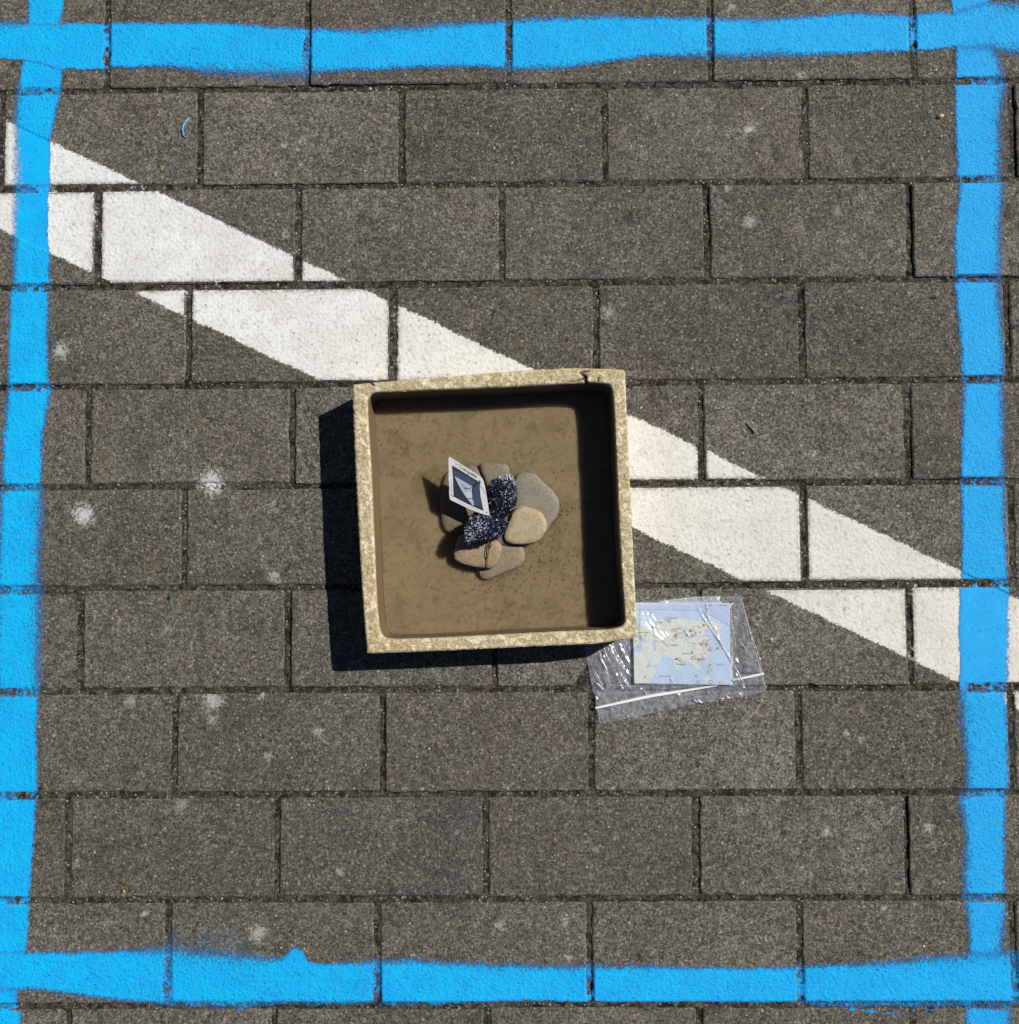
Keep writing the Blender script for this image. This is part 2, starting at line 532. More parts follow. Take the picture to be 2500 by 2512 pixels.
M_CON = mat_concrete(); M_SAND = mat_sand(); M_FAR = mat_far()
M_BLUE = mat_blue(); M_WHITE = mat_white()
M_VC = mat_vcol('printed_ink', .5, .3); M_DEB = mat_vcol('debris', .85, .15)

# ------------------------------------------------------------------ PAVEMENT
Y0, RB = 0.5889052, 0.10225122            # y of joint 0 and row pitch
CP = 0.20677442                            # column pitch
JW = 0.0062                                # joint width
VJ = {0: (100, {0: 264, 1: 754, 2: 1248, 3: 1743, 4: 2240}), 1: (330, {-1: 4, 0: 490, 1: 985, 2: 1483, 3: 1978, 4: 2484}),
      2: (575, {0: 239, 1: 732, 2: 1231, 3: 1733, 4: 2232}), 3: (820, {0: 461, 1: 964, 2: 1462, 3: 1967, 4: 2473}),
      4: (1075, {0: 215, 1: 718, 3: 1721, 4: 2229}), 5: (1320, {0: 452, 3: 1972, 4: 2482}),
      6: (1570, {0: 197, 1: 706, 2: 1213, 3: 1717, 4: 2232}), 7: (1820, {0: 428, 1: 938, 2: 1450, 3: 1960, 4: 2482}),
      8: (2075, {0: 166, 1: 679, 2: 1192, 3: 1709, 4: 2225}), 9: (2310, {0: 411, 1: 925, 2: 1447, 3: 1963, 4: 2485}),
      10: (2500, {0: 168, 1: 674, 2: 1195, 3: 1717, 4: 2241})}
xj = {}
for r in range(-6, 17):
    if r in VJ:
        py, d = VJ[r]
        m = {k: W(x, py)[0] for k, x in d.items()}
        ks = sorted(m)
        base = np.mean([m[k] - CP * k for k in ks])
        xj[r] = {k: m.get(k, base + CP * k) for k in range(-4, 9)}
    else:
        base = (-.4315 if r % 2 == 0 else -.336) + random.uniform(-.003, .003)
        xj[r] = {k: base + CP * k for k in range(-4, 9)}
pavement = empty('pavement', (0, 0, 0))
tag(pavement, 'grey concrete brick pavement in running bond', kind='structure')
BR = []      # brick records x0,x1,y0,y1,h,sx,sy


def brick_outline(w, h, fine, seed, notch=None):
    rnd = random.Random(seed)
    pts = []
    step = .008 if fine else .04
    rad = [rnd.uniform(.0015, .0035) for _ in range(4)]
    if notch and 'rad' in notch:
        for i, v in notch['rad'].items(): rad[i] = v
    cs = [(-w / 2, -h / 2), (w / 2, -h / 2), (w / 2, h / 2), (-w / 2, h / 2)]
    for i in range(4):
        a = Vector(cs[i]); b = Vector(cs[(i + 1) % 4]); d = (b - a); L = d.length; d.normalize()
        pv = (Vector(cs[i - 1]) - a).normalized()
        # corner arc
        r = rad[i]
        c = a + d * r + pv * r
        for q in range(3):
            an = q / 2 * math.pi / 2
            pts.append(c - d * (r * math.cos(an)) - pv * (r * math.sin(an)))
        n = max(1, int(L / step))
        nrm = Vector((-d.y, d.x))
        for q in range(1, n):
            s = q / n * L
            if s < rad[i] + .002 or s > L - rad[(i + 1) % 4] - .002: continue
            dp = rnd.gauss(0, .00035) if fine else 0
            if fine and rnd.random() < .06: dp += rnd.uniform(.0005, .0016)
            if notch and notch.get('side') == i:
                for (s0, dep) in notch['pts']:
                    if abs(s - s0) < .0045: dp = dep
            pts.append(a + d * s + nrm * dp)
    return pts


bi = 0
for r in range(-6, 17):
    yt = Y0 - RB * r - JW / 2; yb = Y0 - RB * (r + 1) + JW / 2
    for k in range(-3, 8):
        x0 = xj[r][k - 1] + JW / 2; x1 = xj[r][k] - JW / 2
        infr = -1 <= r <= 10 and -1 <= k <= 5
        rr = random.Random(bi * 31 + 5)
        jx0, jx1 = rr.uniform(-.0006, .0006), rr.uniform(-.0006, .0006)
        x0 += jx0; x1 += jx1
        yy0 = yb + rr.uniform(-.0006, .0006); yy1 = yt + rr.uniform(-.0006, .0006)
        hh = rr.gauss(0, .0005); sx = rr.gauss(0, .004); sy = rr.gauss(0, .005)
        notch = None
        if r == 6 and k == 3:      # broken edge by the plastic bag
            s0 = W(1438, 1690)[0] - x0
            notch = {'side': 0, 'pts': [(s0 - .004, .012), (s0 + .003, .024), (s0 + .010, .004)]}
        if r == 2 and k == 1: notch = {'rad': {0: .013}}
        if r == 3 and k == 0: notch = {'rad': {1: .006}}
        if r == 6 and k == 4: notch = {'rad': {0: .005}}
        w, h = x1 - x0, yy1 - yy0
        cx, cy = (x0 + x1) / 2, (yy0 + yy1) / 2
        o_ = brick_outline(w, h, infr, bi, notch)
        n = len(o_)
        ch = rr.uniform(.0009, .0016)
        V = []
        c0 = Vector((0, 0))
        for p in o_:
            V.append((p.x, p.y, -.04))
        for p in o_:
            V.append((p.x, p.y, hh + sx * p.x + sy * p.y - ch * .8))
        for p in o_:
            f = Vector((p.x * (1 - ch / (w / 2)), p.y * (1 - ch / (h / 2))))
            V.append((f.x, f.y, hh + sx * f.x + sy * f.y))
        Fc = []
        for L_ in range(2):
            for i in range(n):
                j = (i + 1) % n
                Fc.append((L_ * n + i, L_ * n + j, (L_ + 1) * n + j, (L_ + 1) * n + i))
        Fc.append(tuple(range(2 * n, 3 * n)))
        o = mesh_obj('paver', V, Fc, M_CON, pavement)
        o.location = (cx, cy, 0)
        BR.append((x0, x1, yy0, yy1, hh, sx, sy, ch))
        bi += 1
XMIN = min(b[0] for b in BR); XMAX = max(b[1] for b in BR)
YMIN = min(b[2] for b in BR); YMAX = max(b[3] for b in BR)


def sand_z(x, y):
    return -.0018 + .0014 * (vnoise(x, y, 14, 6) - .5) + .0014 * (vnoise(x, y, 90, 3) - .5) + .0014 * (vnoise(x, y, 420, 4) - .5)


def ground(x, y):
    """height of the paving and signed distance (m, >0 on a paver) for numpy arrays"""
    z = sand_z(x, y); dist = np.full(x.shape, -.003)
    for (x0, x1, y0, y1, hh, sx, sy, ch) in BR:
        if x1 < x.min() or x0 > x.max() or y1 < y.min() or y0 > y.max(): continue
        m = (x > x0) & (x < x1) & (y > y0) & (y < y1)
        if not m.any(): continue
        xx = x[m]; yy = y[m]
        d = np.minimum(np.minimum(xx - x0, x1 - xx), np.minimum(yy - y0, y1 - yy))
        zz = hh + sx * (xx - (x0 + x1) / 2) + sy * (yy - (y0 + y1) / 2)
        zz = zz - np.clip(1 - d / ch, 0, 1) * ch * .8
        z[m] = zz; dist[m] = d
    return z, dist


# joint filling: fine grid only where the joints run
gx = np.arange(-.56, .60, .0022); gy = np.arange(-.58, .60, .0022)
X, Y = np.meshgrid(gx, gy)
_, D = ground(X, Y)
near = D < .003
Z = sand_z(X, Y)
idx = -np.ones(X.shape, int)
cell = near[:-1, :-1] | near[1:, :-1] | near[:-1, 1:] | near[1:, 1:]
use = np.zeros(X.shape, bool)
use[:-1, :-1] |= cell; use[1:, :-1] |= cell; use[:-1, 1:] |= cell; use[1:, 1:] |= cell
idx[use] = np.arange(use.sum())
V = np.stack([X[use], Y[use], Z[use]], 1)
ci, cj = np.nonzero(cell)
Fs = np.stack([idx[ci, cj], idx[ci, cj + 1], idx[ci + 1, cj + 1], idx[ci + 1, cj]], 1)
o = mesh_obj('joint_sand', V.tolist(), Fs.tolist(), M_SAND, pavement); o['kind'] = 'stuff'
# bed under all pavers and the paving that goes on to the horizon
mesh_obj('sand_bed', [(XMIN - .01, YMIN - .01, -.0040), (XMAX + .01, YMIN - .01, -.0040), (XMAX + .01, YMAX + .01, -.0040), (XMIN - .01, YMAX + .01, -.0040)],
         [(0, 1, 2, 3)], M_SAND, pavement)
B = 150.0
ring = [(XMIN - .004, YMIN - .004), (XMAX + .004, YMIN - .004), (XMAX + .004, YMAX + .004), (XMIN - .004, YMAX + .004),
        (-B, -B), (B, -B), (B, B), (-B, B)]
g_o = mesh_obj('ground', [(a, b, -.001) for a, b in ring], [(0, 4, 5, 1), (1, 5, 6, 2), (2, 6, 7, 3), (3, 7, 4, 0)], M_FAR)
tag(g_o, kind='structure')

# ------------------------------------------------------------------ PAINTED LINES
def interp(tab, t):
    a = np.array(tab, float)
    return np.interp(t, a[:, 0], a[:, 1]), np.interp(t, a[:, 0], a[:, 2])


LEFT = [(-400, 75, 165), (0, 68, 157), (55, 70, 150), (150, 57, 155), (215, 44, 150), (230, 43, 146), (300, 40, 135), (340, 43, 126), (460, 42, 122),
        (480, 40, 120), (560, 37, 118), (620, 36, 122), (700, 32, 124), (720, 28, 120), (850, 22, 117), (950, 20, 122), (962, 19, 124),
        (1035, 13, 112), (1060, 9, 106), (1185, 7, 102), (1210, 4, 101), (1300, 2, 97), (1400, -2, 92), (1440, -5, 90), (1480, -6, 92),
        (1690, -7, 89), (1710, -8, 95), (1800, -10, 89), (1945, -11, 92), (1970, -12, 90), (2085, -14, 82), (2140, -15, 78), (2205, -15, 74),
        (2330, -15, 66), (2345, -15, 64), (2425, -12, 44), (2470, -10, 44), (2485, -10, 51), (2512, -10, 51), (2900, -10, 50)]
RIGHT = [(-400, 2325, 2420), (0, 2332, 2427), (100, 2343, 2432), (130, 2345, 2440), (190, 2345, 2458), (205, 2343, 2460), (300, 2345, 2450), (430, 2350, 2450),
         (450, 2355, 2455), (560, 2340, 2447), (680, 2340, 2448), (700, 2342, 2446), (850, 2357, 2460), (920, 2360, 2462), (940, 2365, 2458),
         (1050, 2360, 2458), (1120, 2357, 2460), (1175, 2358, 2462), (1300, 2360, 2465), (1420, 2360, 2470), (1440, 2355, 2478), (1500, 2353, 2475),
         (1675, 2355, 2472), (1700, 2358, 2465), (1850, 2372, 2472), (1930, 2374, 2472), (1955, 2358, 2468), (2050, 2370, 2465), (2190, 2368, 2465),
         (2215, 2372, 2467), (2260, 2378, 2462), (2330, 2380, 2455), (2400, 2376, 2462), (2480, 2370, 2475), (2900, 2370, 2475)]
TOP = [(-400, 62, 150), (-20, 58, 146), (55, 59, 148), (110, 58, 158), (150, 58, 172), (200, 57, 170), (265, 57, 167), (400, 57, 165), (480, 57, 170), (560, 58, 177),
       (650, 65, 179), (745, 72, 177), (800, 74, 178), (900, 78, 174), (1000, 72, 169), (1100, 62, 167), (1180, 58, 165), (1240, 53, 168), (1260, 51, 170),
       (1350, 46, 168), (1420, 43, 162), (1500, 42, 150), (1600, 44, 138), (1735, 47, 137), (1850, 51, 137), (1900, 49, 135), (1960, 44, 135),
       (2040, 35, 135), (2120, 33, 130), (2230, 40, 127), (2250, 35, 125), (2340, 31, 118), (2420, 8, 116), (2500, 16, 130), (2900, 20, 130)]
BOT = [(-400, 2335, 2430), (40, 2334, 2427), (90, 2334, 2428), (200, 2335, 2441), (300, 2333, 2455), (400, 2332, 2462), (420, 2332, 2464), (500, 2340, 2466), (600, 2350, 2466),
       (650, 2352, 2464), (690, 2352, 2462), (712, 2332, 2460), (727, 2321, 2460), (742, 2330, 2460), (757, 2358, 2461), (800, 2362, 2463), (915, 2358, 2463),
       (1000, 2356, 2468), (1100, 2362, 2463), (1200, 2368, 2460), (1300, 2370, 2454), (1430, 2372, 2459), (1600, 2370, 2459), (1700, 2372, 2457),
       (1800, 2373, 2459), (1950, 2372, 2459), (1975, 2368, 2463), (2100, 2366, 2466), (2200, 2360, 2466), (2300, 2350, 2463), (2370, 2345, 2463),
       (2450, 2340, 2461), (2900, 2335, 2460)]


def paint_sheet(name, x0, x1, y0, y1, step, lift, covfun, mat, joint_bias, label):
    X, Y = np.meshgrid(np.arange(x0, x1, step), np.arange(y0, y1, step))
    Z, D = ground(X, Y)
    PX, PY = proj(X, Y, np.zeros_like(X))
    cov, soft, tone, flat = covfun(PX, PY)      # mm
    cov = cov + 1.2 * (vnoise(X, Y, 60, 8) - .5) + 1.4 * (vnoise(X, Y, 170, 12) - .5)
    jn = vnoise(X, Y, 260, 9) * .65 + vnoise(X, Y, 45, 10) * .35
    jcov = (jn - joint_bias) * 9.0
    tj = np.clip((D - .0004) / .0020, 0, 1)
    cov = np.where(tj < 1, np.minimum(cov, jcov * (1 - tj) + 3.0 * tj), cov)
    Zp = Z + lift
    grime = np.clip(1 - D / .006, 0, 1)
    keep = cov > -np.maximum(7.5 * soft, 0.4) - .6
    cell = keep[:-1, :-1] | keep[1:, :-1] | keep[:-1, 1:] | keep[1:, 1:]
    use = np.zeros(X.shape, bool)
    use[:-1, :-1] |= cell; use[1:, :-1] |= cell; use[:-1, 1:] |= cell; use[1:, 1:] |= cell
    idx = -np.ones(X.shape, int); idx[use] = np.arange(use.sum())
    ci, cj = np.nonzero(cell)
    Fs = np.stack([idx[ci, cj], idx[ci, cj + 1], idx[ci + 1, cj + 1], idx[ci + 1, cj]], 1)
    o = mesh_obj(name, np.stack([X[use], Y[use], Zp[use]], 1).tolist(), Fs.tolist(), mat, smooth=True)
    for nm, a in (('cov', cov), ('soft', soft), ('tone', tone), ('flat', flat), ('grime', grime)):
        fattr(o, nm, a[use])
    tag(o, label, 'painted line')
    return o


def cov_band(tab, horizontal, softf, flatf=None, tone=0.0):
    def f(PX, PY):
        a, b = (PX, PY) if horizontal else (PY, PX)
        lo, hi = interp(tab, a)
        d1 = (b - lo) / 2.45; d2 = (hi - b) / 2.45
        s1, s2 = softf(a)
        wob = .85 + .85 * vnoise(PX, PY, 1 / 130.0, 41)
        s1 = np.maximum(.1, s1 * wob * 1.1); s2 = np.maximum(.1, s2 * wob * 1.1)
        cov = np.minimum(d1, d2)
        soft = np.where(d1 < d2, s1, s2)
        fl = flatf(PX, PY) if flatf is not None else np.zeros_like(PX)
        tn = np.full_like(PX, tone) if not callable(tone) else tone(PX, PY)
        return cov, soft, tn, fl
    return f


def bump1(a, pts, base=.12):
    p = np.array([(-9999, base)] + pts + [(9999, base)], float)
    return np.interp(a, p[:, 0], p[:, 1])


def drip_band(*a):
    f0 = cov_band(*a)

    def f(PX, PY):
        cov, soft, tn, fl = f0(PX, PY)
        ok = (PX > 2066) & (PX < 2295)
        yy = 2481 + 4 * np.sin(PX / 31.0)
        c2 = np.where(ok, (3.6 * vnoise(PX, PY * 0, 1 / 14.0, 31) - 1.0 - np.abs(PY - yy) / 2.45), -9)
        soft = np.where(c2 > cov - 1.5, np.where(ok & (PY > 2470), .15, soft), soft)
        return np.maximum(cov, c2), soft, tn, fl
    return f


in_white = lambda PX, PY: ((PY > 287 + .4726 * PX) & (PY < 562 + .473 * PX)).astype(float)
wl = W(-260, 1300)[0]; wr = W(2760, 1300)[0]; wt = W(1250, -300)[1]; wb = W(1250, 2780)[1]
sL = lambda a: (bump1(a, [(200, .2), (230, .9), (300, .9), (310, .9), (560, .5), (600, .8), (800, .3), (1180, .4), (1600, .5)]),
                bump1(a, [(200, .12), (230, .35), (330, .25), (340, .08), (610, .08), (640, .3), (1000, .35), (1190, .35), (1250, .9), (1690, 1.2), (1700, .35), (1950, .2)]))
sR = lambda a: (bump1(a, [(200, .2), (500, .3), (1000, .5), (1190, .3), (1430, .08), (1690, .08), (1700, .9), (2190, .8), (2300, .3)]),
                bump1(a, [(0, .3), (100, .9), (400, .9), (700, .7), (950, .5), (1180, .5), (1400, .2), (1700, .4), (2000, .4), (2200, .4), (2340, .8)]))
sT = lambda a: (bump1(a, [(-50, .9), (50, .6), (70, .12), (350, .25), (700, .35), (1000, .7), (1240, .4), (1700, .5), (2300, .4), (2400, .6), (2500, 1.)]),
                bump1(a, [(60, .12), (260, .12), (380, .3), (500, .8), (750, 1.0), (900, .4), (1200, .4), (1300, .7), (1500, .4), (1850, .7), (2300, .2), (2430, .8), (2500, .8)]))
sB = lambda a: (bump1(a, [(80, .3), (300, .5), (410, 1.2), (620, 1.2), (690, .4), (760, .15), (1000, .6), (1300, .6), (1700, .4), (2000, .4), (2400, .8)]),
                bump1(a, [(50, .5), (200, .5), (290, .4), (420, .4), (600, .6), (900, .3), (1400, .12), (1960, .12), (2000, .5), (2400, .5)]))
white_cov = lambda PX, PY: (np.minimum(PY - (287 + .4726 * PX), (562 + .473 * PX) - PY) / 2.45 * .90 - 30.0 * ((PX > 790) & (PX < 880) & (PY > 941)),
                            np.full_like(PX, .22), np.clip((PX - 300) / 1800, 0, 1), np.zeros_like(PX))
paint_sheet('painted_line', wl, wr, W(2760, 1950)[1] - .02, W(-260, 130)[1], .0019, .00022, white_cov, M_WHITE, .80,
            'worn white diagonal road line running under the square tray across the pavers')
paint_sheet('painted_line', wl, W(190, 1200)[0], wb, wt, .0016, .0006, cov_band(LEFT, False, sL, in_white, 0.0), M_BLUE, .47,
            'bright blue spray-painted line up the left side of the pavement')
paint_sheet('painted_line', W(2300, 1200)[0], W(2520, 1200)[0] + .01, wb, wt, .0016, .0006, cov_band(RIGHT, False, sR, in_white, .8), M_BLUE, .55,
            'blue spray-painted line up the right side, crossing the white diagonal at its lower end')
paint_sheet('painted_line', wl, wr, W(1250, 200)[1] - .008, W(1250, 0)[1] + .01, .0016, .0009,
            cov_band(TOP, True, sT, None, lambda PX, PY: np.clip(PX / 2500, 0, 1) * .6), M_BLUE, .58,
            'blue spray-painted line across the top of the pavement, farthest from the plastic bag')
paint_sheet('painted_line', wl, wr, W(1250, 2490)[1] - .01, W(1250, 2300)[1] + .008, .0016, .0009,
            drip_band(BOT, True, sB, None, lambda PX, PY: np.clip(PX / 2500, 0, 1) * .35), M_BLUE, .42,
            'blue spray-painted line across the bottom of the pavement, small drip bump on its upper edge')

# ------------------------------------------------------------------ TRAY
RIMZ = .0506; MUDZ = .0112; WATZ = .0128
OUT = [[(868, 942), (980, 932), (1124, 921), (1312, 906), (1405, 902), (1470, 903), (1520, 905)],
       [(1535, 915), (1537, 980), (1541, 1080), (1549, 1250), (1556, 1400), (1563, 1530), (1564, 1552)],
       [(1558, 1566), (1452, 1580), (1312, 1586), (1124, 1595), (1000, 1600), (915, 1603)],
       [(900, 1600), (894, 1540), (886, 1430), (878, 1290), (870, 1120), (866, 1020), (864, 952)]]
INN = [[(925, 962), (1070, 956), (1218, 950), (1405, 940), (1450, 938), (1480, 940)],
       [(1502, 960), (1506, 1010), (1511, 1120), (1517, 1260), (1523, 1380), (1529, 1460), (1533, 1515)],
       [(1516, 1540), (1494, 1545), (1380, 1549), (1250, 1556), (1070, 1565), (970, 1568), (950, 1566)],
       [(930, 1535), (926, 1500), (922, 1430), (914, 1250), (908, 1120), (902, 1020), (901, 990)]]


def ring_pts(sides, z, n_side, corner_n=14):
    """closed ring: each side resampled, corners rounded between the sides with a quadratic curve"""
    S = [[Vector(W(x, y, z)[:2]) for x, y in s] for s in sides]
    out = []
    for i in range(4):
        s = S[i]; nx = S[(i + 1) % 4]
        L = [0]
        for a, b in zip(s, s[1:]): L.append(L[-1] + (b - a).length)
        for q in range(n_side):
            t = q / n_side * L[-1]
            out.append(Vector((np.interp(t, L, [p.x for p in s]), np.interp(t, L, [p.y for p in s]))))
        a, b = s[-1], nx[0]
        d1 = (s[-1] - s[-2]).normalized(); d2 = (nx[1] - nx[0]).normalized()
        cr = d1.x * d2.y - d1.y * d2.x
        t = ((b - a).x * d2.y - (b - a).y * d2.x) / cr
        c = a + d1 * t
        for q in range(corner_n):
            u = q / corner_n
            out.append(a * (1 - u) ** 2 + c * 2 * u * (1 - u) + b * u * u)
    return out


NS = 250
ro = ring_pts(OUT, RIMZ, NS); ri = ring_pts(INN, RIMZ, NS)
for rg in (ro, ri):      # smooth the sides a little
    for _ in range(3):
        rg[:] = [(rg[i - 1] + rg[i] * 2 + rg[(i + 1) % len(rg)]) / 4 for i in range(len(rg))]
N = len(ro)
cen = sum((p for p in ri), Vector((0, 0))) / N
prof = []   # (which, inward offset, t across rim, z, rough, inner)
for z in (.0025, .006, .016, .028, .038, .045, .0485): prof.append(('o', 0, z, .5, 0))
RN = 15
for q in range(RN + 1):
    t = q / RN
    e = min(t, 1 - t)
    z = RIMZ - .0022 * max(0, 1 - e / .12) ** 2
    prof.append(('r', t, z, 1.0, 0))
for off, z in ((.0002, .0478), (.0004, .044), (.0006, .036), (.0009, .028), (.0011, .020), (.0013, .0145), (.0016, .0112), (.006, .0100)):
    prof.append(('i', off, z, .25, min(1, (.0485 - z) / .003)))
CR = [[(1424, 913), (1432, 920), (1438, 925), (1436, 933), (1440, 941)], [(1430, 912), (1444, 911)], [(1438, 925), (1424, 931), (1418, 934)],
      [(1468, 928), (1467, 934)], [(908, 937), (914, 944)], [(1400, 936), (1436, 929)]]
crw = [[Vector(W(x, y, RIMZ)[:2]) for x, y in c] for c in CR]


def seg_d(p, a, b):
    ab = b - a; t = max(0, min(1, (p - a).dot(ab) / max(1e-12, ab.dot(ab))))
    return (p - a - ab * t).length


V = []; dirt = []; inner = []
for kind, a, z, rough, inn in prof:
    for i in range(N):
        o_, i_ = ro[i], ri[i]
        out_dir = (o_ - i_).normalized()
        if kind == 'o': p = o_ - out_dir * (.0012 * (1 - z / .05) + a); nrm = Vector((out_dir.x, out_dir.y, 0))
        elif kind == 'r': p = o_.lerp(i_, a); nrm = Vector((0, 0, 1))
        else: p = i_ - out_dir * a; nrm = Vector((-out_dir.x, -out_dir.y, .3))
        v3 = Vector((p.x, p.y, z))
        nz = mnoise.noise(v3 * 160) * .0006 + mnoise.noise(v3 * 420) * .0005 + mnoise.noise(v3 * 45) * .0005
        dd = 0.0
        if kind == 'r' or z > .044:
            for c, wd in zip(crw, (.0011, .0007, .0006, .0006, .0007, .0004)):
                for s0, s1 in zip(c, c[1:]):
                    if abs(p.x - s0.x) > .02 or abs(p.y - s0.y) > .02: continue
                    d = seg_d(p, s0, s1) + mnoise.noise(v3 * 500) * .0006
                    dd = max(dd, min(1, max(0, 1.6 - d / wd)))
        v3 += nrm * (nz * rough) - Vector((0, 0, 1)) * dd * .003
        V.append(v3); dirt.append(dd); inner.append(inn)
Fc = []
P_ = len(prof)
for k in range(P_ - 1):
    for i in range(N):
        j = (i + 1) % N
        Fc.append((k * N + i, k * N + j, (k + 1) * N + j, (k + 1) * N + i))
V.append(Vector((cen.x, cen.y, .0100))); dirt.append(0); inner.append(1)
last = (P_ - 1) * N
for i in range(N): Fc.append((last + i, last + (i + 1) % N, len(V) - 1))
Fc.append(tuple(reversed(range(N))))
TC = Vector((cen.x, cen.y, 0))
M_TRAY = mat_tray()
tray = mesh_obj('tray', [v - TC for v in V], [tuple(reversed(f)) for f in Fc], M_TRAY, smooth=True)
tray.location = TC
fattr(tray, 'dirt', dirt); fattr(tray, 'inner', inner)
tag(tray, 'shallow square stoneware tray with a crusty cream and olive rim, standing on the pavers', 'tray')

# sediment and water in the tray
def disc_in_tray(name, inset, z0, amp, mat, rings=26):
    V = []; Fc = []
    base = [p + (cen - p).normalized() * inset for p in ri[::4]]
    n = len(base)
    for k in range(rings):
        s = 1 - (k / rings)
        for p in base:
            q = cen + (p - cen) * s
            hz = z0 + amp * (float(vnoise(q.x, q.y, 25, 5)) - .5)
            if k == 0: hz = z0 + amp * .3
            V.append((q.x - TC.x, q.y - TC.y, hz))
    for k in range(rings - 1):
        for i in range(n):
            j = (i + 1) % n
            Fc.append((k * n + i, (k + 1) * n + i, (k + 1) * n + j, k * n + j))
    V.append((0, 0, z0)); l = (rings - 1) * n
    for i in range(n): Fc.append((l + i, len(V) - 1, l + (i + 1) % n))
    o = mesh_obj(name, V, [tuple(reversed(f)) for f in Fc], mat, smooth=True); o.location = TC
    return o


mud = disc_in_tray('mud', .0016, MUDZ, .0006, mat_mud()); tag(mud, kind='stuff')
mud['label'] = 'smooth brown sediment covering the floor of the square tray'; mud['category'] = 'mud'
water = disc_in_tray('water', .0010, WATZ + .0012, 0.0, mat_water(), 3); tag(water, kind='structure')

# ------------------------------------------------------------------ STONES
C2 = lambda zx, zy: (1000 + zx * .2184, 1080 + zy * .2184)


def smooth_closed(pts, it=2):
    for _ in range(it):      # chaikin
        q = []
        for i in range(len(pts)):
            a, b = pts[i], pts[(i + 1) % len(pts)]
            k_ = .86 if _ else .84
            q += [a * k_ + b * (1 - k_), a * (1 - k_) + b * k_]
        pts = q
    return pts


def pillow(name, outl, z0, thick, mat, power=2.6, rings=9, nz=.0006, tiltv=(0, 0), nsc=60, smooth_it=2, parent=None, hpow=2.2):
    zm = z0 + thick * .6
    pts = smooth_closed([Vector(W(x, y, zm)[:2]) for x, y in outl], smooth_it)
    c = sum(pts, Vector((0, 0))) / len(pts)
    n = len(pts); V = []; Fc = []
    ts = [i / rings for i in range(-rings, rings + 1)]
    for a in ts:
        ang = a * math.pi / 2
        s = math.cos(ang) ** (2 / power); hz = math.copysign(abs(math.sin(ang)) ** (2 / hpow), ang)
        if abs(a) == 1: s = .0
        if s == 0:
            V.append(Vector((0, 0, hz * thick * (.5)))); continue
        for p in pts:
            q = (p - c) * s
            v = Vector((q.x, q.y, hz * thick * .5))
            f = mnoise.noise((v + Vector((c.x, c.y, z0)) * 7) * nsc) + .5 * mnoise.noise((v + Vector((c.x, c.y, z0)) * 7) * nsc * 3)
            V.append(v * (1 + f * nz / .02) + Vector((0, 0, tiltv[0] * q.x + tiltv[1] * q.y)))
    L = 2 * rings - 1
    for i in range(n): Fc.append((0, 1 + (i + 1) % n, 1 + i))
    for k in range(L - 1):
        for i in range(n):
            j = (i + 1) % n
            Fc.append((1 + k * n + i, 1 + k * n + j, 1 + (k + 1) * n + j, 1 + (k + 1) * n + i))
    e = len(V) - 1; l = 1 + (L - 1) * n
    for i in range(n): Fc.append((l + i, l + (i + 1) % n, e))
    Fc = [tuple(f) for f in Fc]
    o = mesh_obj(name, V, Fc, mat, smooth=True)
    if o.data.polygons[-1].normal.z < 0:
        o.data.flip_normals()
    o.location = (c.x, c.y, z0 + thick / 2)
    if parent: adopt(o, parent)
    return o


st_l = [C2(*q) for q in [(385, 470), (420, 380), (520, 310), (650, 268), (730, 262), (800, 330), (860, 450), (900, 600), (880, 800), (800, 950),
                         (700, 1010), (600, 1058), (500, 1060), (430, 1025), (385, 940), (366, 800), (366, 650)]]
st_t = [C2(*q) for q in [(805, 275), (850, 255), (960, 258), (1100, 262), (1140, 300), (1140, 420), (1120, 520), (1000, 570), (900, 560), (860, 450), (815, 350)]]
st_r = [C2(*q) for q in [(1230, 380), (1330, 355), (1430, 378), (1530, 462), (1620, 552), (1700, 660), (1715, 740), (1695, 830), (1620, 945), (1550, 1050),
                         (1450, 1100), (1250, 1050), (1180, 900), (1185, 700), (1185, 560), (1200, 440)]]
st_c = [C2(*q) for q in [(1220, 770), (1290, 735), (1360, 750), (1450, 785), (1515, 830), (1550, 900), (1570, 975), (1545, 1040), (1495, 1110), (1420, 1150),
                         (1300, 1172), (1190, 1172), (1105, 1135), (1078, 1080), (1095, 1010), (1145, 890), (1185, 805)]]
st_bu = [C2(*q) for q in [(590, 1055), (700, 1075), (850, 1120), (960, 1110), (1030, 1135), (1055, 1190), (1048, 1280), (1025, 1360), (965, 1425), (890, 1440),
                          (770, 1430), (610, 1395), (530, 1350), (520, 1290), (545, 1190), (565, 1090)]]
st_bl = [C2(*q) for q in [(1040, 1150), (1150, 1155), (1295, 1165), (1325, 1250), (1325, 1350), (1285, 1408), (1150, 1465), (1000, 1530), (895, 1572), (840, 1565),
                          (785, 1495), (760, 1420), (800, 1300), (950, 1180)]]
st_m = [C2(*q) for q in [(900, 860), (1100, 830), (1190, 900), (1195, 1040), (1170, 1175), (1060, 1190), (950, 1140), (880, 1000)]]
G = 'flat pebbles heaped in the tray'
s1 = pillow('stone', st_l, MUDZ - .003, .0090, mat_stone('stone_brown', (.165, .130, .088), (.19, .150, .10), (.22, .165, .10)), 5.2, hpow=3.6, nz=.0011, rings=10, smooth_it=1)
tag(s1, 'large flat brown pebble under the tilted printed card', 'stone', G)
s2 = pillow('stone', st_t, MUDZ - .003, .0105, mat_stone('stone_taupe', (.25, .21, .155), (.22, .185, .135)), 5.2, tiltv=(0, .05), hpow=3.6, nz=.0011, rings=10, smooth_it=1)
tag(s2, 'small squarish taupe pebble at the top of the heap, above the navy wool', 'stone', G)
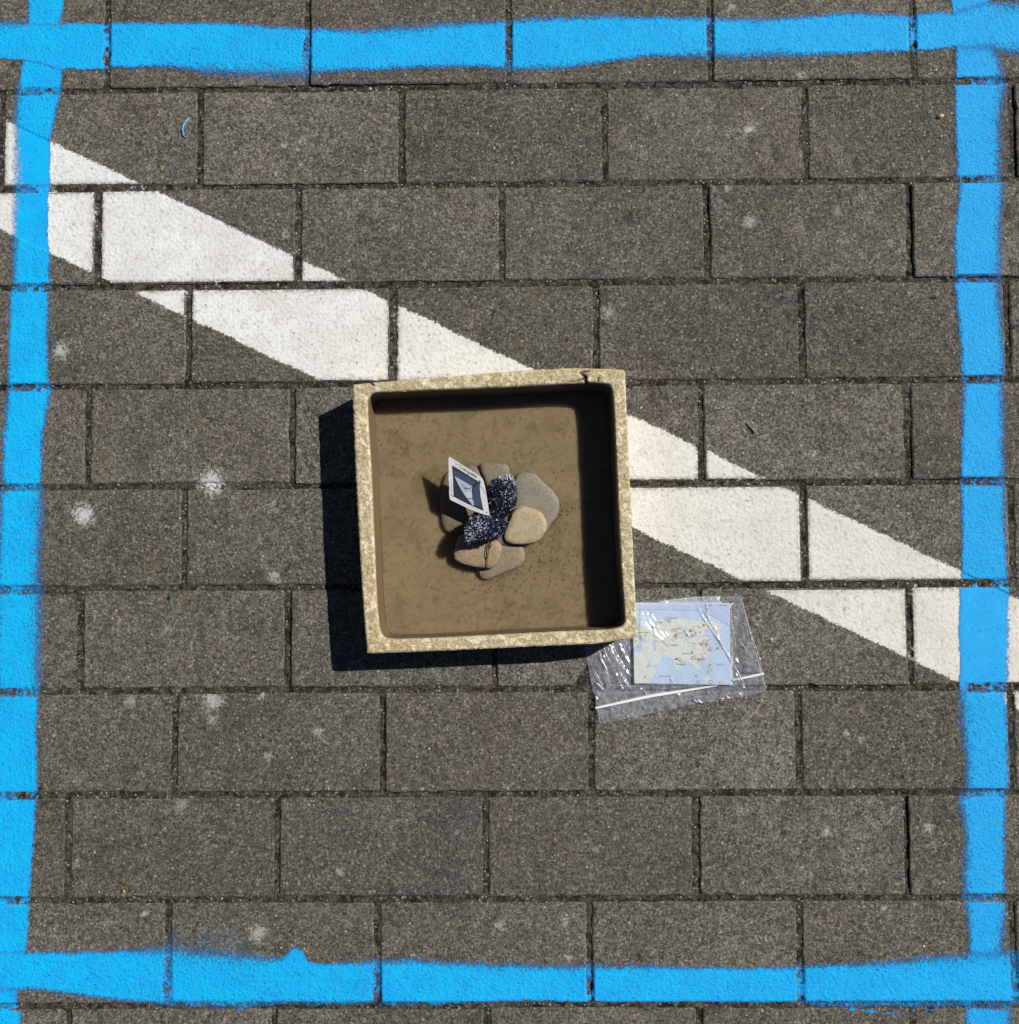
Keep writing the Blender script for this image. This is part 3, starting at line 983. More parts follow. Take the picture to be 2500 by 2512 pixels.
s3 = pillow('stone', st_r, MUDZ - .003, .0100, mat_stone('stone_grey', (.27, .24, .185), (.24, .212, .165)), 5.2, hpow=3.6, nz=.0011, rings=10, smooth_it=1)
tag(s3, 'large flat grey pebble right of the navy wool, partly under the cream pebble', 'stone', G)
s4 = pillow('stone', st_c, MUDZ + .0060, .0082, mat_stone('stone_cream', (.50, .41, .265), (.45, .38, .26), (.48, .35, .17)), 5.2, tiltv=(.06, .03), hpow=3.6, nz=.0011, rings=10, smooth_it=1)
tag(s4, 'pale cream yellow-streaked pebble lying on the large grey pebble', 'stone', G)
s5 = pillow('stone', st_bl, MUDZ - .003, .0085, mat_stone('stone_rose', (.29, .222, .150), (.25, .200, .135)), 5.2, hpow=3.6, nz=.0011, rings=10, smooth_it=1)
tag(s5, 'pinkish brown pebble lowest in the heap, its pointed end sticking out below', 'stone', G)
s6 = pillow('stone', st_bu, MUDZ + .0050, .0078, mat_stone('stone_tan', (.36, .275, .175), (.31, .245, .16), (.42, .27, .155)), 5.2, tiltv=(.05, -.04), hpow=3.6, nz=.0011, rings=10, smooth_it=1)
tag(s6, 'tan oblong pebble below the navy wool, with a dry brown stem lying over it', 'stone', G)
s7 = pillow('stone', st_m, MUDZ - .002, .010, mat_stone('stone_slate', (.16, .16, .14), (.13, .13, .115)), 5.2, hpow=3.6, nz=.0011, rings=10, smooth_it=1)
tag(s7, 'grey-green pebble mostly hidden under the navy wool at the middle of the heap', 'stone', G)

# ------------------------------------------------------------------ NAVY WOOL TUFT
wroot = empty('wool_tuft', (*W(*C2(960, 840), MUDZ + .008)[:2], MUDZ + .008))
tag(wroot, 'fuzzy navy wool tuft flecked with white, two leaf-shaped lobes on the heap of pebbles', 'wool tuft')
M_WOOL = mat_plain('navy_wool_core', (.004, .006, .018), .9, .1, 300, .5, .001)
lob_u = [C2(*q) for q in [(900, 520), (960, 460), (1080, 415), (1150, 395), (1190, 450), (1215, 560), (1225, 670), (1190, 790), (1100, 850), (960, 880), (920, 760), (885, 620)]]
lob_l = [C2(*q) for q in [(720, 880), (800, 840), (930, 820), (1060, 840), (1110, 900), (1080, 1000), (1000, 1090), (900, 1140), (810, 1130), (740, 1120), (685, 1150), (640, 1100), (650, 1000), (690, 910)]]
lobes = []
for nm, ol, z0, th, tl in (('lobe', lob_u, MUDZ + .007, .024, (.12, .25)), ('lobe', lob_l, MUDZ + .007, .027, (-.45, -.25))):
    lobes.append(pillow(nm, ol, z0, th, M_WOOL, 2.4, 9, .0016, tl, 140, 2, wroot))
neck = pillow('middle', [C2(*q) for q in [(800, 780), (960, 720), (1090, 760), (1085, 880), (1000, 950), (840, 950), (760, 890)]], MUDZ + .006, .018, M_WOOL, 2.4, 7, .001, (0, 0), 140, 2, wroot)
FV = []; FF = []; FCo = []


def tube(pts, r, sides, V, Fc, closed_end=True):
    b0 = len(V)
    pv = None
    for i, p in enumerate(pts):
        d = (pts[min(i + 1, len(pts) - 1)] - pts[max(i - 1, 0)]).normalized()
        up = Vector((0, 0, 1)) if abs(d.z) < .9 else Vector((1, 0, 0))
        s = d.cross(up).normalized(); u = s.cross(d)
        rr = r[i] if isinstance(r, (list, tuple)) else r
        for k in range(sides):
            a = k / sides * math.tau
            V.append(p + (s * math.cos(a) + u * math.sin(a)) * rr)
    for i in range(len(pts) - 1):
        for k in range(sides):
            j = (k + 1) % sides
            Fc.append((b0 + i * sides + k, b0 + i * sides + j, b0 + (i + 1) * sides + j, b0 + (i + 1) * sides + k))
    Fc.append(tuple(b0 + k for k in reversed(range(sides))))
    Fc.append(tuple(b0 + (len(pts) - 1) * sides + k for k in range(sides)))


tipsw = [Vector(W(*C2(1140, 425), .040)), Vector(W(*C2(690, 1090), .045)), Vector(W(*C2(800, 980), .045)), Vector(W(*C2(1140, 640), .045))]
rnd = random.Random(3)
for ob, cnt in ((lobes[0], 2700), (lobes[1], 2700), (neck, 700)):
    me = ob.data
    polys = [p for p in me.polygons if p.normal.z > -.3]
    ws = np.cumsum([p.area for p in polys]); ws /= ws[-1]
    for _ in range(cnt):
        p = polys[min(len(polys) - 1, int(np.searchsorted(ws, rnd.random())))]
        vs = [me.vertices[i].co for i in p.vertices]
        a, b = rnd.random(), rnd.random()
        q = vs[0].lerp(vs[1], a).lerp(vs[-1].lerp(vs[-2], a), b) + ob.location
        nrm = p.normal
        d = (nrm * .35 + Vector((rnd.gauss(0, .8), rnd.gauss(0, .8), rnd.gauss(0, .4)))).normalized()
        L = rnd.uniform(.0010, .0020)
        c = Vector((rnd.gauss(0, 1), rnd.gauss(0, 1), rnd.gauss(0, 1))).normalized() * L * .5
        pts = [q - d * .0004, q + d * L * .5 + c * .4, q + d * L * .8 + c]
        b0 = len(FV)
        tube(pts, [.00026, .00030, .00022], 3, FV, FF)
        dm = min(((q - t).length if i < 2 else (q - t).length * 1.35) for i, t in enumerate(tipsw))
        pw = .07 + .62 * max(0, 1 - dm / .014)
        if ob is neck: pw = .06
        if rnd.random() < pw: cc = rnd.choice([(.75, .78, .85), (.85, .87, .9), (.45, .50, .62)])
        elif rnd.random() < .14: cc = (.10, .12, .22)
        else: cc = rnd.choice([(.006, .009, .03), (.010, .012, .045), (.003, .004, .012)])
        FCo += [cc] * (len(FV) - b0)
# a few long stray hairs
for a, b in (((1080, 890), (1210, 1000)), ((930, 540), (1000, 590)), ((960, 670), (1010, 640)), ((1150, 790), (1230, 745)), ((905, 715), (940, 700))):
    p0 = Vector(W(*C2(*a), .040)); p1 = Vector(W(*C2(*b), .034)); b0 = len(FV)
    mid = (p0 + p1) / 2 + Vector((.001, .001, .003))
    tube([p0, mid, p1], .00018, 3, FV, FF); FCo += [(.7, .68, .62)] * (len(FV) - b0)
fo = mesh_obj('fibres', FV, FF, mat_vcol('wool_fibre', .6, .4)); cattr(fo, FCo); fo['kind'] = 'stuff'; adopt(fo, wroot)

# ------------------------------------------------------------------ PRINTED CARD
C4 = lambda zx, zy: (1060 + zx * .09836, 1100 + zy * .09836)
pTL = Vector(W(*C4(435, 205), MUDZ + .034)); pBL = Vector(W(*C4(440, 1265), MUDZ + .0245)); pBR = Vector(W(*C4(1435, 1680), MUDZ + .0265))
cn = (pBL - pTL).cross(pBR - pTL).normalized()
if cn.z < 0: cn = -cn
cardroot = empty('printed_card', tuple(pBR))
tag(cardroot, 'small tilted white card with a dark printed drawing, leaning on the navy wool', 'card')
M_PAPER = mat_plain('card_paper', (.80, .82, .84), .5, .35, 120, .06)


def on_card(zx, zy, lift=0.0):
    px, py = C4(zx, zy)
    p = Wplane(px, py, pTL + cn * lift, cn)
    # gentle bow of the card across its width
    u = (zx - 435) / 1000.0
    return p


c_out = [(435, 205), (640, 340), (850, 475), (1060, 605), (1180, 685), (1250, 745), (1290, 830), (1318, 950), (1350, 1130), (1390, 1380), (1435, 1680),
         (1300, 1650), (1150, 1600), (950, 1520), (750, 1425), (580, 1340), (480, 1295), (440, 1260), (425, 1100), (432, 950), (412, 760), (415, 500), (408, 260)]
top = [on_card(*q) for q in c_out]; bot = [p - cn * .0004 for p in top]
n = len(top)
Fc = [tuple(range(n)), tuple(reversed(range(n, 2 * n)))] + [(i, n + i, n + (i + 1) % n, (i + 1) % n) for i in range(n)]
adopt(mesh_obj('paper', top + bot, Fc, M_PAPER), cardroot)


def flat_print(name, polys, lift, root, fn, matl=None):
    """flat print: filled polygons (list of (points, colour)) laid just above a surface"""
    V = []; Fc = []; Cc = []
    for k, (pts, c) in enumerate(polys):
        b = len(V)
        V += [fn(x, y, lift + k * 2e-6) for x, y in pts]
        Fc.append(tuple(range(b, b + len(pts)))); Cc += [c] * len(pts)
    o = mesh_obj(name, V, Fc, matl or M_VC)
    # make faces look upwards
    me = o.data
    bm = bmesh.new(); bm.from_mesh(me)
    bmesh.ops.triangulate(bm, faces=bm.faces)
    for f in bm.faces:
        if f.normal.z < 0: f.normal_flip()
    bm.to_mesh(me); bm.free()
    cattr(o, Cc)
    return adopt(o, root)


def strip(pts, w):
    """thin ribbon polygon list along a polyline in picture units"""
    out = []
    for (x0, y0), (x1, y1) in zip(pts, pts[1:]):
        L = math.hypot(x1 - x0, y1 - y0) or 1; nx, ny = -(y1 - y0) / L * w / 2, (x1 - x0) / L * w / 2
        out.append([(x0 + nx, y0 + ny), (x1 + nx, y1 + ny), (x1 - nx, y1 - ny), (x0 - nx, y0 - ny)])
    return out


dk = (.035, .042, .075); dk2 = (.075, .092, .155); ink = (.02, .025, .035); pale = (.55, .62, .72)
pr = [([(495, 420), (700, 540), (900, 665), (1120, 800), (1150, 835), (1205, 795), (1190, 1000), (1210, 1200), (1250, 1400), (1285, 1560),
        (1100, 1480), (900, 1390), (700, 1290), (540, 1200), (530, 1000), (522, 700)], dk),
      ([(520, 520), (700, 600), (880, 700), (1100, 850), (1010, 930), (850, 860), (700, 760), (560, 660)], dk2),
      ([(1010, 1000), (1160, 860), (1170, 1050), (1190, 1230), (1230, 1480), (1060, 1420), (1040, 1250), (1005, 1120)], dk2),
      ([(640, 640), (800, 740), (900, 820), (860, 840), (740, 760)], (.07, .07, .16)),
      ([(560, 690), (700, 770), (850, 860), (1010, 945), (990, 1030), (1005, 1170), (1050, 1400), (1020, 1430), (940, 1330), (830, 1190), (740, 1050), (650, 890)], (.50, .56, .64)),
      ([(700, 860), (800, 920), (900, 1000), (850, 1060), (800, 1000)], (.30, .36, .45)),
      ([(820, 1100), (960, 1080), (990, 1220), (1000, 1330), (900, 1230)], (.62, .68, .76)),
      ([(560, 1050), (700, 1120), (850, 1280), (900, 1370), (760, 1300), (600, 1210)], (.05, .045, .07))]
for s_ in strip([(1205, 795), (1080, 900), (935, 1010), (860, 995), (790, 1010)], 16): pr.append((s_, ink))
for s_ in strip([(880, 1255), (1000, 1250)], 16) + strip([(1000, 990), (1030, 1060), (1020, 1180), (1010, 1280)], 18): pr.append((s_, ink))
for s_ in strip([(600, 330), (600, 440)], 8) + strip([(600, 400), (690, 400)], 8) + strip([(880, 600), (895, 660), (990, 640), (1100, 700)], 10): pr.append((s_, (.18, .25, .30)))
for s_ in strip([(1210, 930), (1280, 1030), (1330, 1150)], 10) + strip([(1150, 790), (1180, 830), (1250, 860)], 10): pr.append((s_, (.22, .25, .30)))
for s_ in strip([(470, 1150), (540, 1210)], 14) + strip([(1340, 1590), (1380, 1600)], 22): pr.append((s_, (.12, .14, .18)))
for s_ in strip([(600, 1290), (800, 1390), (1000, 1480), (1180, 1560)], 5) + strip([(495, 780), (490, 1120)], 6): pr.append((s_, (.45, .5, .55)))
for k in range(8):      # little yellow sun
    a = k / 8 * math.tau + .2
    for s_ in strip([(715 + 20 * math.cos(a), 460 + 20 * math.sin(a)), (715 + 58 * math.cos(a), 460 + 58 * math.sin(a))], 15): pr.append((s_, (.62, .50, .08)))
flat_print('print', pr, .00008, cardroot, on_card)


def text_mesh(txt, size):
    cu = bpy.data.curves.new('t', 'FONT'); cu.body = txt; cu.size = size; cu.offset = size * .012; cu.resolution_u = 2
    ob = bpy.data.objects.new('t', cu); COL.objects.link(ob)
    dg = bpy.context.evaluated_depsgraph_get()
    me = bpy.data.meshes.new_from_object(ob.evaluated_get(dg))
    v = [tuple(x.co[:2]) for x in me.vertices]; f = [tuple(p.vertices) for p in me.polygons]
    bpy.data.objects.remove(ob); bpy.data.curves.remove(cu); bpy.data.meshes.remove(me)
    return v, f


def text_on(name, items, fn, root, lift):
    """items: text, x, y, height, direction angle (deg, picture units), colour"""
    V = []; Fc = []; Cc = []
    for txt, x, y, s, ang, c in items:
        v, f = text_mesh(txt, s)
        ca, sa = math.cos(math.radians(ang)), math.sin(math.radians(ang)); b = len(V)
        for a, b_ in v:
            X_ = x + a * ca + b_ * sa; Y_ = y + a * sa - b_ * ca
            V.append(fn(X_, Y_, lift))
        Fc += [tuple(i + b for i in q) for q in f]; Cc += [c] * len(v)
    o = mesh_obj(name, V, Fc, M_VC); cattr(o, Cc)
    return adopt(o, root)


text_on('lettering', [('DRVANCEHS', 750, 520, 72, 31.5, (.015, .015, .02))], on_card, cardroot, .0002)
# stick that carries the card, pushed into the wool
SV = []; SF = []
tube([pBR + Vector((-.004, .006, -.0008)), Vector(W(*C2(930, 860), MUDZ + .012))], .0007, 6, SV, SF)
adopt(mesh_obj('stick', SV, SF, mat_plain('pale_wood', (.45, .33, .19), .7, .2)), cardroot)

# ------------------------------------------------------------------ DRY STEM AND DEBRIS IN THE TRAY
SV = []; SF = []
stem = [(945, 1140, .0245), (905, 1190, .0250), (908, 1250, .0254), (895, 1330, .0252), (892, 1400, .0250), (872, 1470, .0205), (828, 1532, .0175)]
tube([Vector(W(*C2(x, y), z + .0012)) for x, y, z in stem], [.0006, .0005, .0005, .00045, .0004, .00035, .0003], 5, SV, SF)
tube([Vector(W(*C2(x, y), z + .0013)) for x, y, z in [(900, 1150, .0245), (890, 1210, .0252), (882, 1290, .0254), (897, 1350, .0252)]], .0004, 5, SV, SF)
tube([Vector(W(*C2(x, y), z + .0013)) for x, y, z in [(950, 1170, .0248), (925, 1200, .0252), (930, 1215, .0252)]], .0006, 5, SV, SF)
so = mesh_obj('dry_stem', SV, SF, mat_plain('dry_stem', (.085, .040, .016), .8, .2)); tag(so, 'thin dry brown stem lying across the two lowest pebbles', 'stem')

DV = []; DF = []; DC = []
rnd = random.Random(21)
cl = [(C2(1450, 1450), 40, 60), (C2(1300, 1580), 60, 50), (C2(1520, 1100), 22, 45), (C2(1700, 820), 18, 40), (C2(900, 1620), 40, 50), (C2(500, 1150), 40, 35),
      ((960, 1040), 30, 40), ((990, 1130), 60, 40), ((1240, 1120), 60, 40), ((1300, 1430), 80, 70), ((1100, 1480), 120, 70), (C2(1550, 1300), 60, 70)]
spots = []
for (cx_, cy_), sg, nn in cl:
    for _ in range(nn): spots.append((rnd.gauss(cx_, sg), rnd.gauss(cy_, sg * .7)))
for _ in range(560): spots.append((rnd.uniform(925, 1490), rnd.uniform(985, 1550)))
for px, py in spots:
    if not (930 < px < 1500 and 985 < py < 1548): continue
    p = Vector(W(px, py, MUDZ + .0005))
    a = rnd.uniform(0, math.tau); L = rnd.choice([.0006, .0009, .0013, .002]); d = Vector((math.cos(a), math.sin(a), 0)) * L
    c = Vector((-d.y, d.x, 0)) * rnd.uniform(-.5, .5)
    b0 = len(DV)
    tube([p - d * .5, p + c, p + d * .5], rnd.uniform(.00012, .00035), 3, DV, DF)
    DC += [rnd.choice([(.055, .030, .012), (.085, .050, .02), (.04, .025, .012), (.11, .06, .025)])] * (len(DV) - b0)
for px, py, s in [(1396, 1252, .001), (1342, 978, .0006), (1342, 960, .0005), (1270, 1205, .0008), (1405, 1095, .0009), (1530, 1405, .0006), (1458, 1518, .0006)]:
    p = Vector(W(px, py, MUDZ + .0006)); b0 = len(DV)
    tube([p, p + Vector((s, s * .4, .0003))], s * .6, 5, DV, DF); DC += [(.6, .55, .45)] * (len(DV) - b0)
do = mesh_obj('debris', DV, DF, M_DEB); cattr(do, DC)
tag(do, 'specks and crumbs of brown plant debris strewn over the mud in the tray', kind='stuff')

# ------------------------------------------------------------------ GRIT ON THE PAVING
GV = []; GF = []; GC = []
rnd = random.Random(5)
oct_f = [(0, 1, 4), (1, 2, 4), (2, 3, 4), (3, 0, 4), (1, 0, 5), (2, 1, 5), (3, 2, 5), (0, 3, 5)]


def on_tray(x, y):
    return -.16 < x < .125 and -.15 < y < .16


def grit(x, y, s, c):
    z = float(ground(np.array([x]), np.array([y]))[0][0]) + s * .3
    b = len(GV); a = rnd.uniform(0, 6); k = rnd.uniform(.55, 1)
    for vx, vy, vz in ((1, 0, 0), (0, k, 0), (-1, 0, 0), (0, -k, 0), (0, 0, .7), (0, 0, -.7)):
        vx *= rnd.uniform(.7, 1.2); vy *= rnd.uniform(.7, 1.2)
        GV.append((x + s * (vx * math.cos(a) - vy * math.sin(a)), y + s * (vx * math.sin(a) + vy * math.cos(a)), z + s * vz))
    GF.extend([tuple(b + i for i in f) for f in oct_f]); GC.extend([c] * 6)


pal = [(.62, .58, .50), (.5, .46, .40), (.70, .68, .64), (.42, .36, .28), (.35, .30, .24)]
for _ in range(1100):
    x, y = rnd.uniform(-.54, .54), rnd.uniform(-.56, .55)
    if on_tray(x, y): continue
    px, py = proj(np.array([x]), np.array([y]), np.array([0.]))
    if abs(float(py[0]) - (424 + .473 * float(px[0]))) < 145 and rnd.random() < .9: continue
    grit(x, y, rnd.choice([.0004, .0005, .0006, .0006, .0009]), rnd.choice(pal))
for _ in range(420):      # caught in the joints
    if rnd.random() < .6:
        y = Y0 - RB * rnd.randint(0, 11) + rnd.uniform(-.0025, .0025); x = rnd.uniform(-.54, .54)
    else:
        r_ = rnd.randint(0, 10); x = xj[r_][rnd.randint(-1, 5)] + rnd.uniform(-.0025, .0025); y = Y0 - RB * (r_ + rnd.random())
    if on_tray(x, y): continue
    grit(x, y, rnd.choice([.0005, .0006, .0008]), rnd.choice(pal + [(.2, .17, .14), (.25, .2, .16)]))
for px, py, s, c in [(48, 222, .0012, (.85, .85, .82)), (908, 216, .0018, (.85, .85, .83)), (1757, 47, .0016, (.75, .74, .7)), (1172, 328, .0014, (.78, .8, .9)),
                     (51, 106, .0013, (.75, .85, .9)), (2265, 2321, .0018, (.8, .74, .62)), (1891, 1569, .0022, (.62, .58, .52)), (2274, 2348, .0012, (.7, .66, .6)),
                     (1572, 1001, .002, (.75, .73, .7)), (398, 415, .0024, (.38, .28, .12)), (1053, 1837, .0014, (.8, .7, .6)), (2103, 2081, .0015, (.78, .76, .72)),
                     (304, 2187, .0022, (.5, .38, .12)), (330, 2195, .0006, (.5, .38, .12)), (1602, 2385, .0012, (.7, .68, .62)), (870, 219, .0008, (.7, .7, .66)),
                     (1880, 1685, .0014, (.8, .8, .78)), (1863, 1616, .0016, (.85, .85, .84))]:
    w = W(px, py); grit(w[0], w[1], s, c)
go = mesh_obj('grit', GV, GF, M_DEB); cattr(go, GC)
tag(go, 'pale grains of grit scattered over the pavers and in their joints', kind='stuff')

# small single bits of litter
def litter(name, pts, rad, col, label, cat, sides=6, rough=.6):
    V = []; Fc = []
    P3 = []
    for px, py, dz in pts:
        w = W(px, py); z = float(ground(np.array([w[0]]), np.array([w[1]]))[0][0])
        P3.append(Vector((w[0], w[1], z + dz)))
    tube(P3, rad, sides, V, Fc)
    o = mesh_obj(name, V, Fc, mat_plain(name + '_material', col, rough, .4, 300, .3), smooth=True)
    return tag(o, label, cat)


litter('thread', [(466, 288, .0014), (458, 300, .002), (452, 310, .0022), (449, 320, .0018), (451, 333, .0012), (458, 339, .0008)], [.0004, .0007, .0010, .0010, .0007, .0004],
       (.10, .50, .85), 'short curved light blue plastic thread on a paver at upper left', 'thread')
litter('twig', [(1829, 1037, .0008), (1838, 1046, .0014), (1848, 1056, .0014), (1852, 1062, .001)], [.0006, .0008, .0009, .0012],
       (.30, .25, .20), 'short stubby brown twig on a paver right of the tray', 'twig')
litter('seed_husk', [(2300, 289, .0010), (2308, 285, .0014), (2315, 283, .0010)], [.0013, .0024, .0011], (.62, .50, .32),
       'tan seed husk on a paver beside the right blue line', 'husk')
litter('leaf_scrap', [(414, 1470, .0008), (420, 1463, .0016), (426, 1457, .0012)], [.0010, .0022, .0010], (.03, .11, .05),
       'tiny curled dark green leaf scrap below a joint left of the tray', 'leaf scrap')

# ------------------------------------------------------------------ MAP, PAPER AND PLASTIC BAG
C3 = lambda zx, zy: (1420 + zx * .26, 1420 + zy * .26)
BZ = .0014


def flatpt(zx, zy, lift=0.0):
    px, py = C3(zx, zy); return Vector(W(px, py, BZ + .0026 + lift))


def slab(name, quad, z0, z1, mat, root):
    t_ = [Vector(W(x, y, z1)) for x, y in quad]
    b_ = [Vector((v.x, v.y, z0)) for v in t_]
    n = len(quad)
    Fc = [tuple(reversed(range(n))), tuple(range(n, 2 * n))] + [(i, (i + 1) % n, n + (i + 1) % n, n + i) for i in range(n)]
    return adopt(mesh_obj(name, t_ + b_, Fc, mat), root)


mroot = empty('folded_map', W(1675, 1580, BZ))
tag(mroot, 'folded map with blue sea, pale land and coloured rings, inside the clear plastic bag', 'map')
M_SEA = mat_plain('map_sea', (.60, .76, .95), .35, .4, 40, .05)
slab('front_page', [(1552, 1481), (1791, 1482), (1793, 1680), (1556, 1676)], BZ + .0006, BZ + .0026, M_SEA, mroot)
slab('back_page', [(1560, 1479), (1791, 1479), (1794.5, 1484), (1797, 1560), (1798, 1681), (1700, 1681), (1560, 1678)], BZ, BZ + .0005, mat_plain('map_back', (.72, .70, .64), .5, .3), mroot)
slab('side_strip', [(1793, 1490), (1796, 1490), (1797.5, 1560), (1798, 1620), (1795, 1620)], BZ + .0005, BZ + .0016, mat_plain('map_side', (.45, .28, .08), .6, .3), mroot)
proot = empty('paper_sheet', W(1690, 1475, BZ))
tag(proot, 'pale sheet of paper with upside-down dark lettering sticking out above the folded map', 'paper')
slab('sheet', [(1600, 1481), (1640, 1472), (1700, 1466), (1765, 1463), (1766, 1480), (1766, 1500), (1600, 1500)], .0003, .0009, mat_plain('grey_paper', (.55, .60, .64), .6, .3), proot)
text_on('lettering', [('LJBnnini', 1738, 1466.5, 8.5, 180, (.10, .12, .15))], lambda x, y, l: Vector(W(x, y, .00105)), proot, 0)

land = (.83, .86, .76); land2 = (.88, .87, .79)
polys = [([(515, 245), (1418, 245), (1418, 445), (1330, 385), (1250, 345), (1130, 302), (515, 292)], (.58, .66, .93))]
polys += [([(600, 460), (640, 430), (720, 402), (800, 376), (900, 380), (1000, 378), (1090, 396), (1170, 400), (1260, 405), (1330, 425), (1372, 440), (1340, 465),
            (1300, 482), (1338, 505), (1332, 548), (1308, 530), (1285, 492), (1240, 482), (1200, 505), (1222, 545), (1258, 570), (1240, 600), (1222, 640), (1232, 700),
            (1208, 742), (1150, 762), (1098, 772), (1120, 802), (1150, 832), (1140, 862), (1110, 850), (1080, 810), (1040, 782), (1000, 764), (962, 790), (946, 830),
            (940, 872), (924, 850), (900, 800), (882, 750), (852, 734), (800, 732), (770, 728), (785, 765), (742, 802), (690, 822), (685, 838), (738, 846), (716, 900), (675, 950), (655, 986), (528, 986), (520, 700), (518, 470)], land),
          ([(640, 745), (650, 742), (672, 790), (684, 822), (674, 828), (655, 790)], (.56, .68, .90)),
          ([(700, 718), (712, 712), (752, 740), (745, 748)], (.60, .70, .88)),
          ([(1180, 950), (1215, 915), (1235, 930), (1215, 965), (1190, 978)], land), ([(1085, 900), (1100, 905), (1145, 980), (1130, 985)], (.66, .76, .76)),
          ([(1225, 805), (1245, 800), (1255, 840), (1240, 860)], (.64, .74, .78)), ([(1300, 650), (1320, 610), (1330, 620), (1310, 670)], (.66, .76, .76)),
          ([(680, 610), (720, 600), (735, 650), (720, 690), (700, 680), (705, 640)], (.52, .66, .90)), ([(518, 640), (560, 632), (612, 662), (602, 690), (540, 692), (518, 680)], (.56, .70, .92)), ([(570, 565), (620, 560), (655, 580), (640, 604), (590, 600)], (.60, .72, .92)),
          ([(1180, 470), (1240, 480), (1205, 520), (1180, 500)], (.56, .68, .88))]
for q in [(820, 470), (900, 440), (1000, 560), (930, 640), (1050, 660), (1100, 560)]:
    a = random.uniform(.6, 1.2)
    polys.append(([(q[0] + 45 * math.cos(k / 9 * math.tau) * a * random.uniform(.6, 1.2), q[1] + 22 * math.sin(k / 9 * math.tau) * random.uniform(.6, 1.3)) for k in range(9)], land2 if random.random() < .5 else (.79, .85, .74)))
for pl in ([(515, 290), (900, 294), (1130, 301), (1250, 345), (1330, 386), (1418, 442)],):
    for s_ in strip(pl, 4): polys.append((s_, (.28, .33, .50)))
rl = random.Random(9)
for _ in range(26):      # thin border and river lines over the land
    x, y = rl.uniform(640, 1180), rl.uniform(430, 700); pl = [(x, y)]
    for _ in range(5): x += rl.uniform(8, 34); y += rl.gauss(0, 13); pl.append((x, y))
    for s_ in strip(pl, 2.6): polys.append((s_, (.48, .54, .52)))
polys += [(s_, (.08, .10, .18)) for s_ in strip([(1190, 250), (1255, 251)], 5) + strip([(1330, 251), (1390, 252)], 5)]
polys.append(([(1100, 231), (1424, 233), (1424, 241), (1100, 240)], (.80, .80, .80)))
flat_print('print', polys, .00006, mroot, flatpt)
RD, PU, OR, CR_, BL, GO, NV, RO, GY, GR, OL, TE, YE, DG = ((.40, .10, .09), (.35, .12, .55), (.75, .30, .10), (.33, .03, .10), (.15, .20, .55), (.50, .33, .05), (.06, .09, .28),
    (.60, .20, .25), (.38, .42, .48), (.03, .25, .15), (.25, .26, .10), (.18, .36, .42), (.55, .52, .15), (.02, .10, .07))
RG = [(833, 372, 18, RD, 1), (852, 400, 18, PU, 2), (817, 392, 10, OR, 0), (888, 490, 14, CR_, 1), (915, 490, 12, BL, 1), (923, 528, 17, CR_, 1), (903, 540, 13, GO, 3), (953, 514, 10, NV, 0),
      (920, 557, 9, RD, 3), (887, 571, 12, RO, 1), (997, 491, 13, GY, 0), (1015, 530, 15, RO, 0), (1018, 572, 11, RO, 0), (1055, 487, 17, GO, 3), (1086, 490, 14, OR, 1), (1103, 512, 10, GO, 3),
      (1072, 535, 17, GR, 1), (1106, 535, 11, OL, 1), (1133, 458, 7, GO, 3), (1180, 437, 12, GO, 3), (1145, 503, 8, GO, 3), (1192, 590, 17, PU, 1), (1160, 616, 17, CR_, 1), (1207, 620, 17, CR_, 1),
      (1226, 580, 9, NV, 0), (1245, 567, 6, RD, 3), (1237, 668, 18, RD, 1), (1313, 655, 13, CR_, 1), (1300, 613, 8, BL, 0), (1287, 670, 7, RO, 3), (1100, 605, 9, GY, 0), (1132, 607, 9, GY, 0),
      (1185, 670, 11, GY, 1), (1197, 699, 11, GY, 1), (1165, 711, 13, GY, 1), (1175, 752, 18, RO, 1), (1138, 760, 13, BL, 1), (1110, 755, 11, BL, 0), (1075, 748, 17, DG, 1), (1095, 730, 12, OR, 1),
      (1072, 700, 12, GO, 3), (1070, 685, 6, GY, 3), (945, 757, 14, NV, 1), (969, 775, 17, YE, 2), (918, 755, 11, TE, 3), (828, 625, 11, RD, 1), (846, 630, 11, GY, 0), (792, 588, 10, RO, 1),
      (812, 603, 10, RO, 1), (722, 583, 11, TE, 0), (721, 533, 17, YE, 1), (628, 533, 13, TE, 0), (575, 540, 17, TE, 1), (597, 562, 12, PU, 0), (573, 628, 18, YE, 1), (540, 588, 11, RD, 1),
      (658, 823, 11, NV, 1), (629, 923, 11, GR, 1), (1237, 830, 12, YE, 2), (1240, 812, 8, OL, 3), (1230, 870, 13, CR_, 1), (1264, 855, 9, RO, 1), (1113, 916, 13, GR, 1), (1133, 973, 13, GR, 1),
      (1247, 972, 18, (.35, .15, .28), 1), (1345, 977, 15, OR, 1), (1216, 537, 9, OL, 0), (720, 430, 14, PU, 0), (695, 458, 11, BL, 3), (565, 470, 11, PU, 0)]
rp = []
for x, y, r_, c, md in RG:
    cir = lambda rr: [(x + rr * math.cos(k / 14 * math.tau), y + rr * math.sin(k / 14 * math.tau)) for k in range(14)]
    rp.append((cir(r_), c))
    if md != 3: rp.append((cir(r_ * .68), {0: land, 1: (.86, .84, .84), 2: (.62, .60, .75) if c == PU else (.75, .78, .45)}[md]))
flat_print('printed_ring', rp, .00022, mroot, flatpt)
gi = (.34, .37, .38)
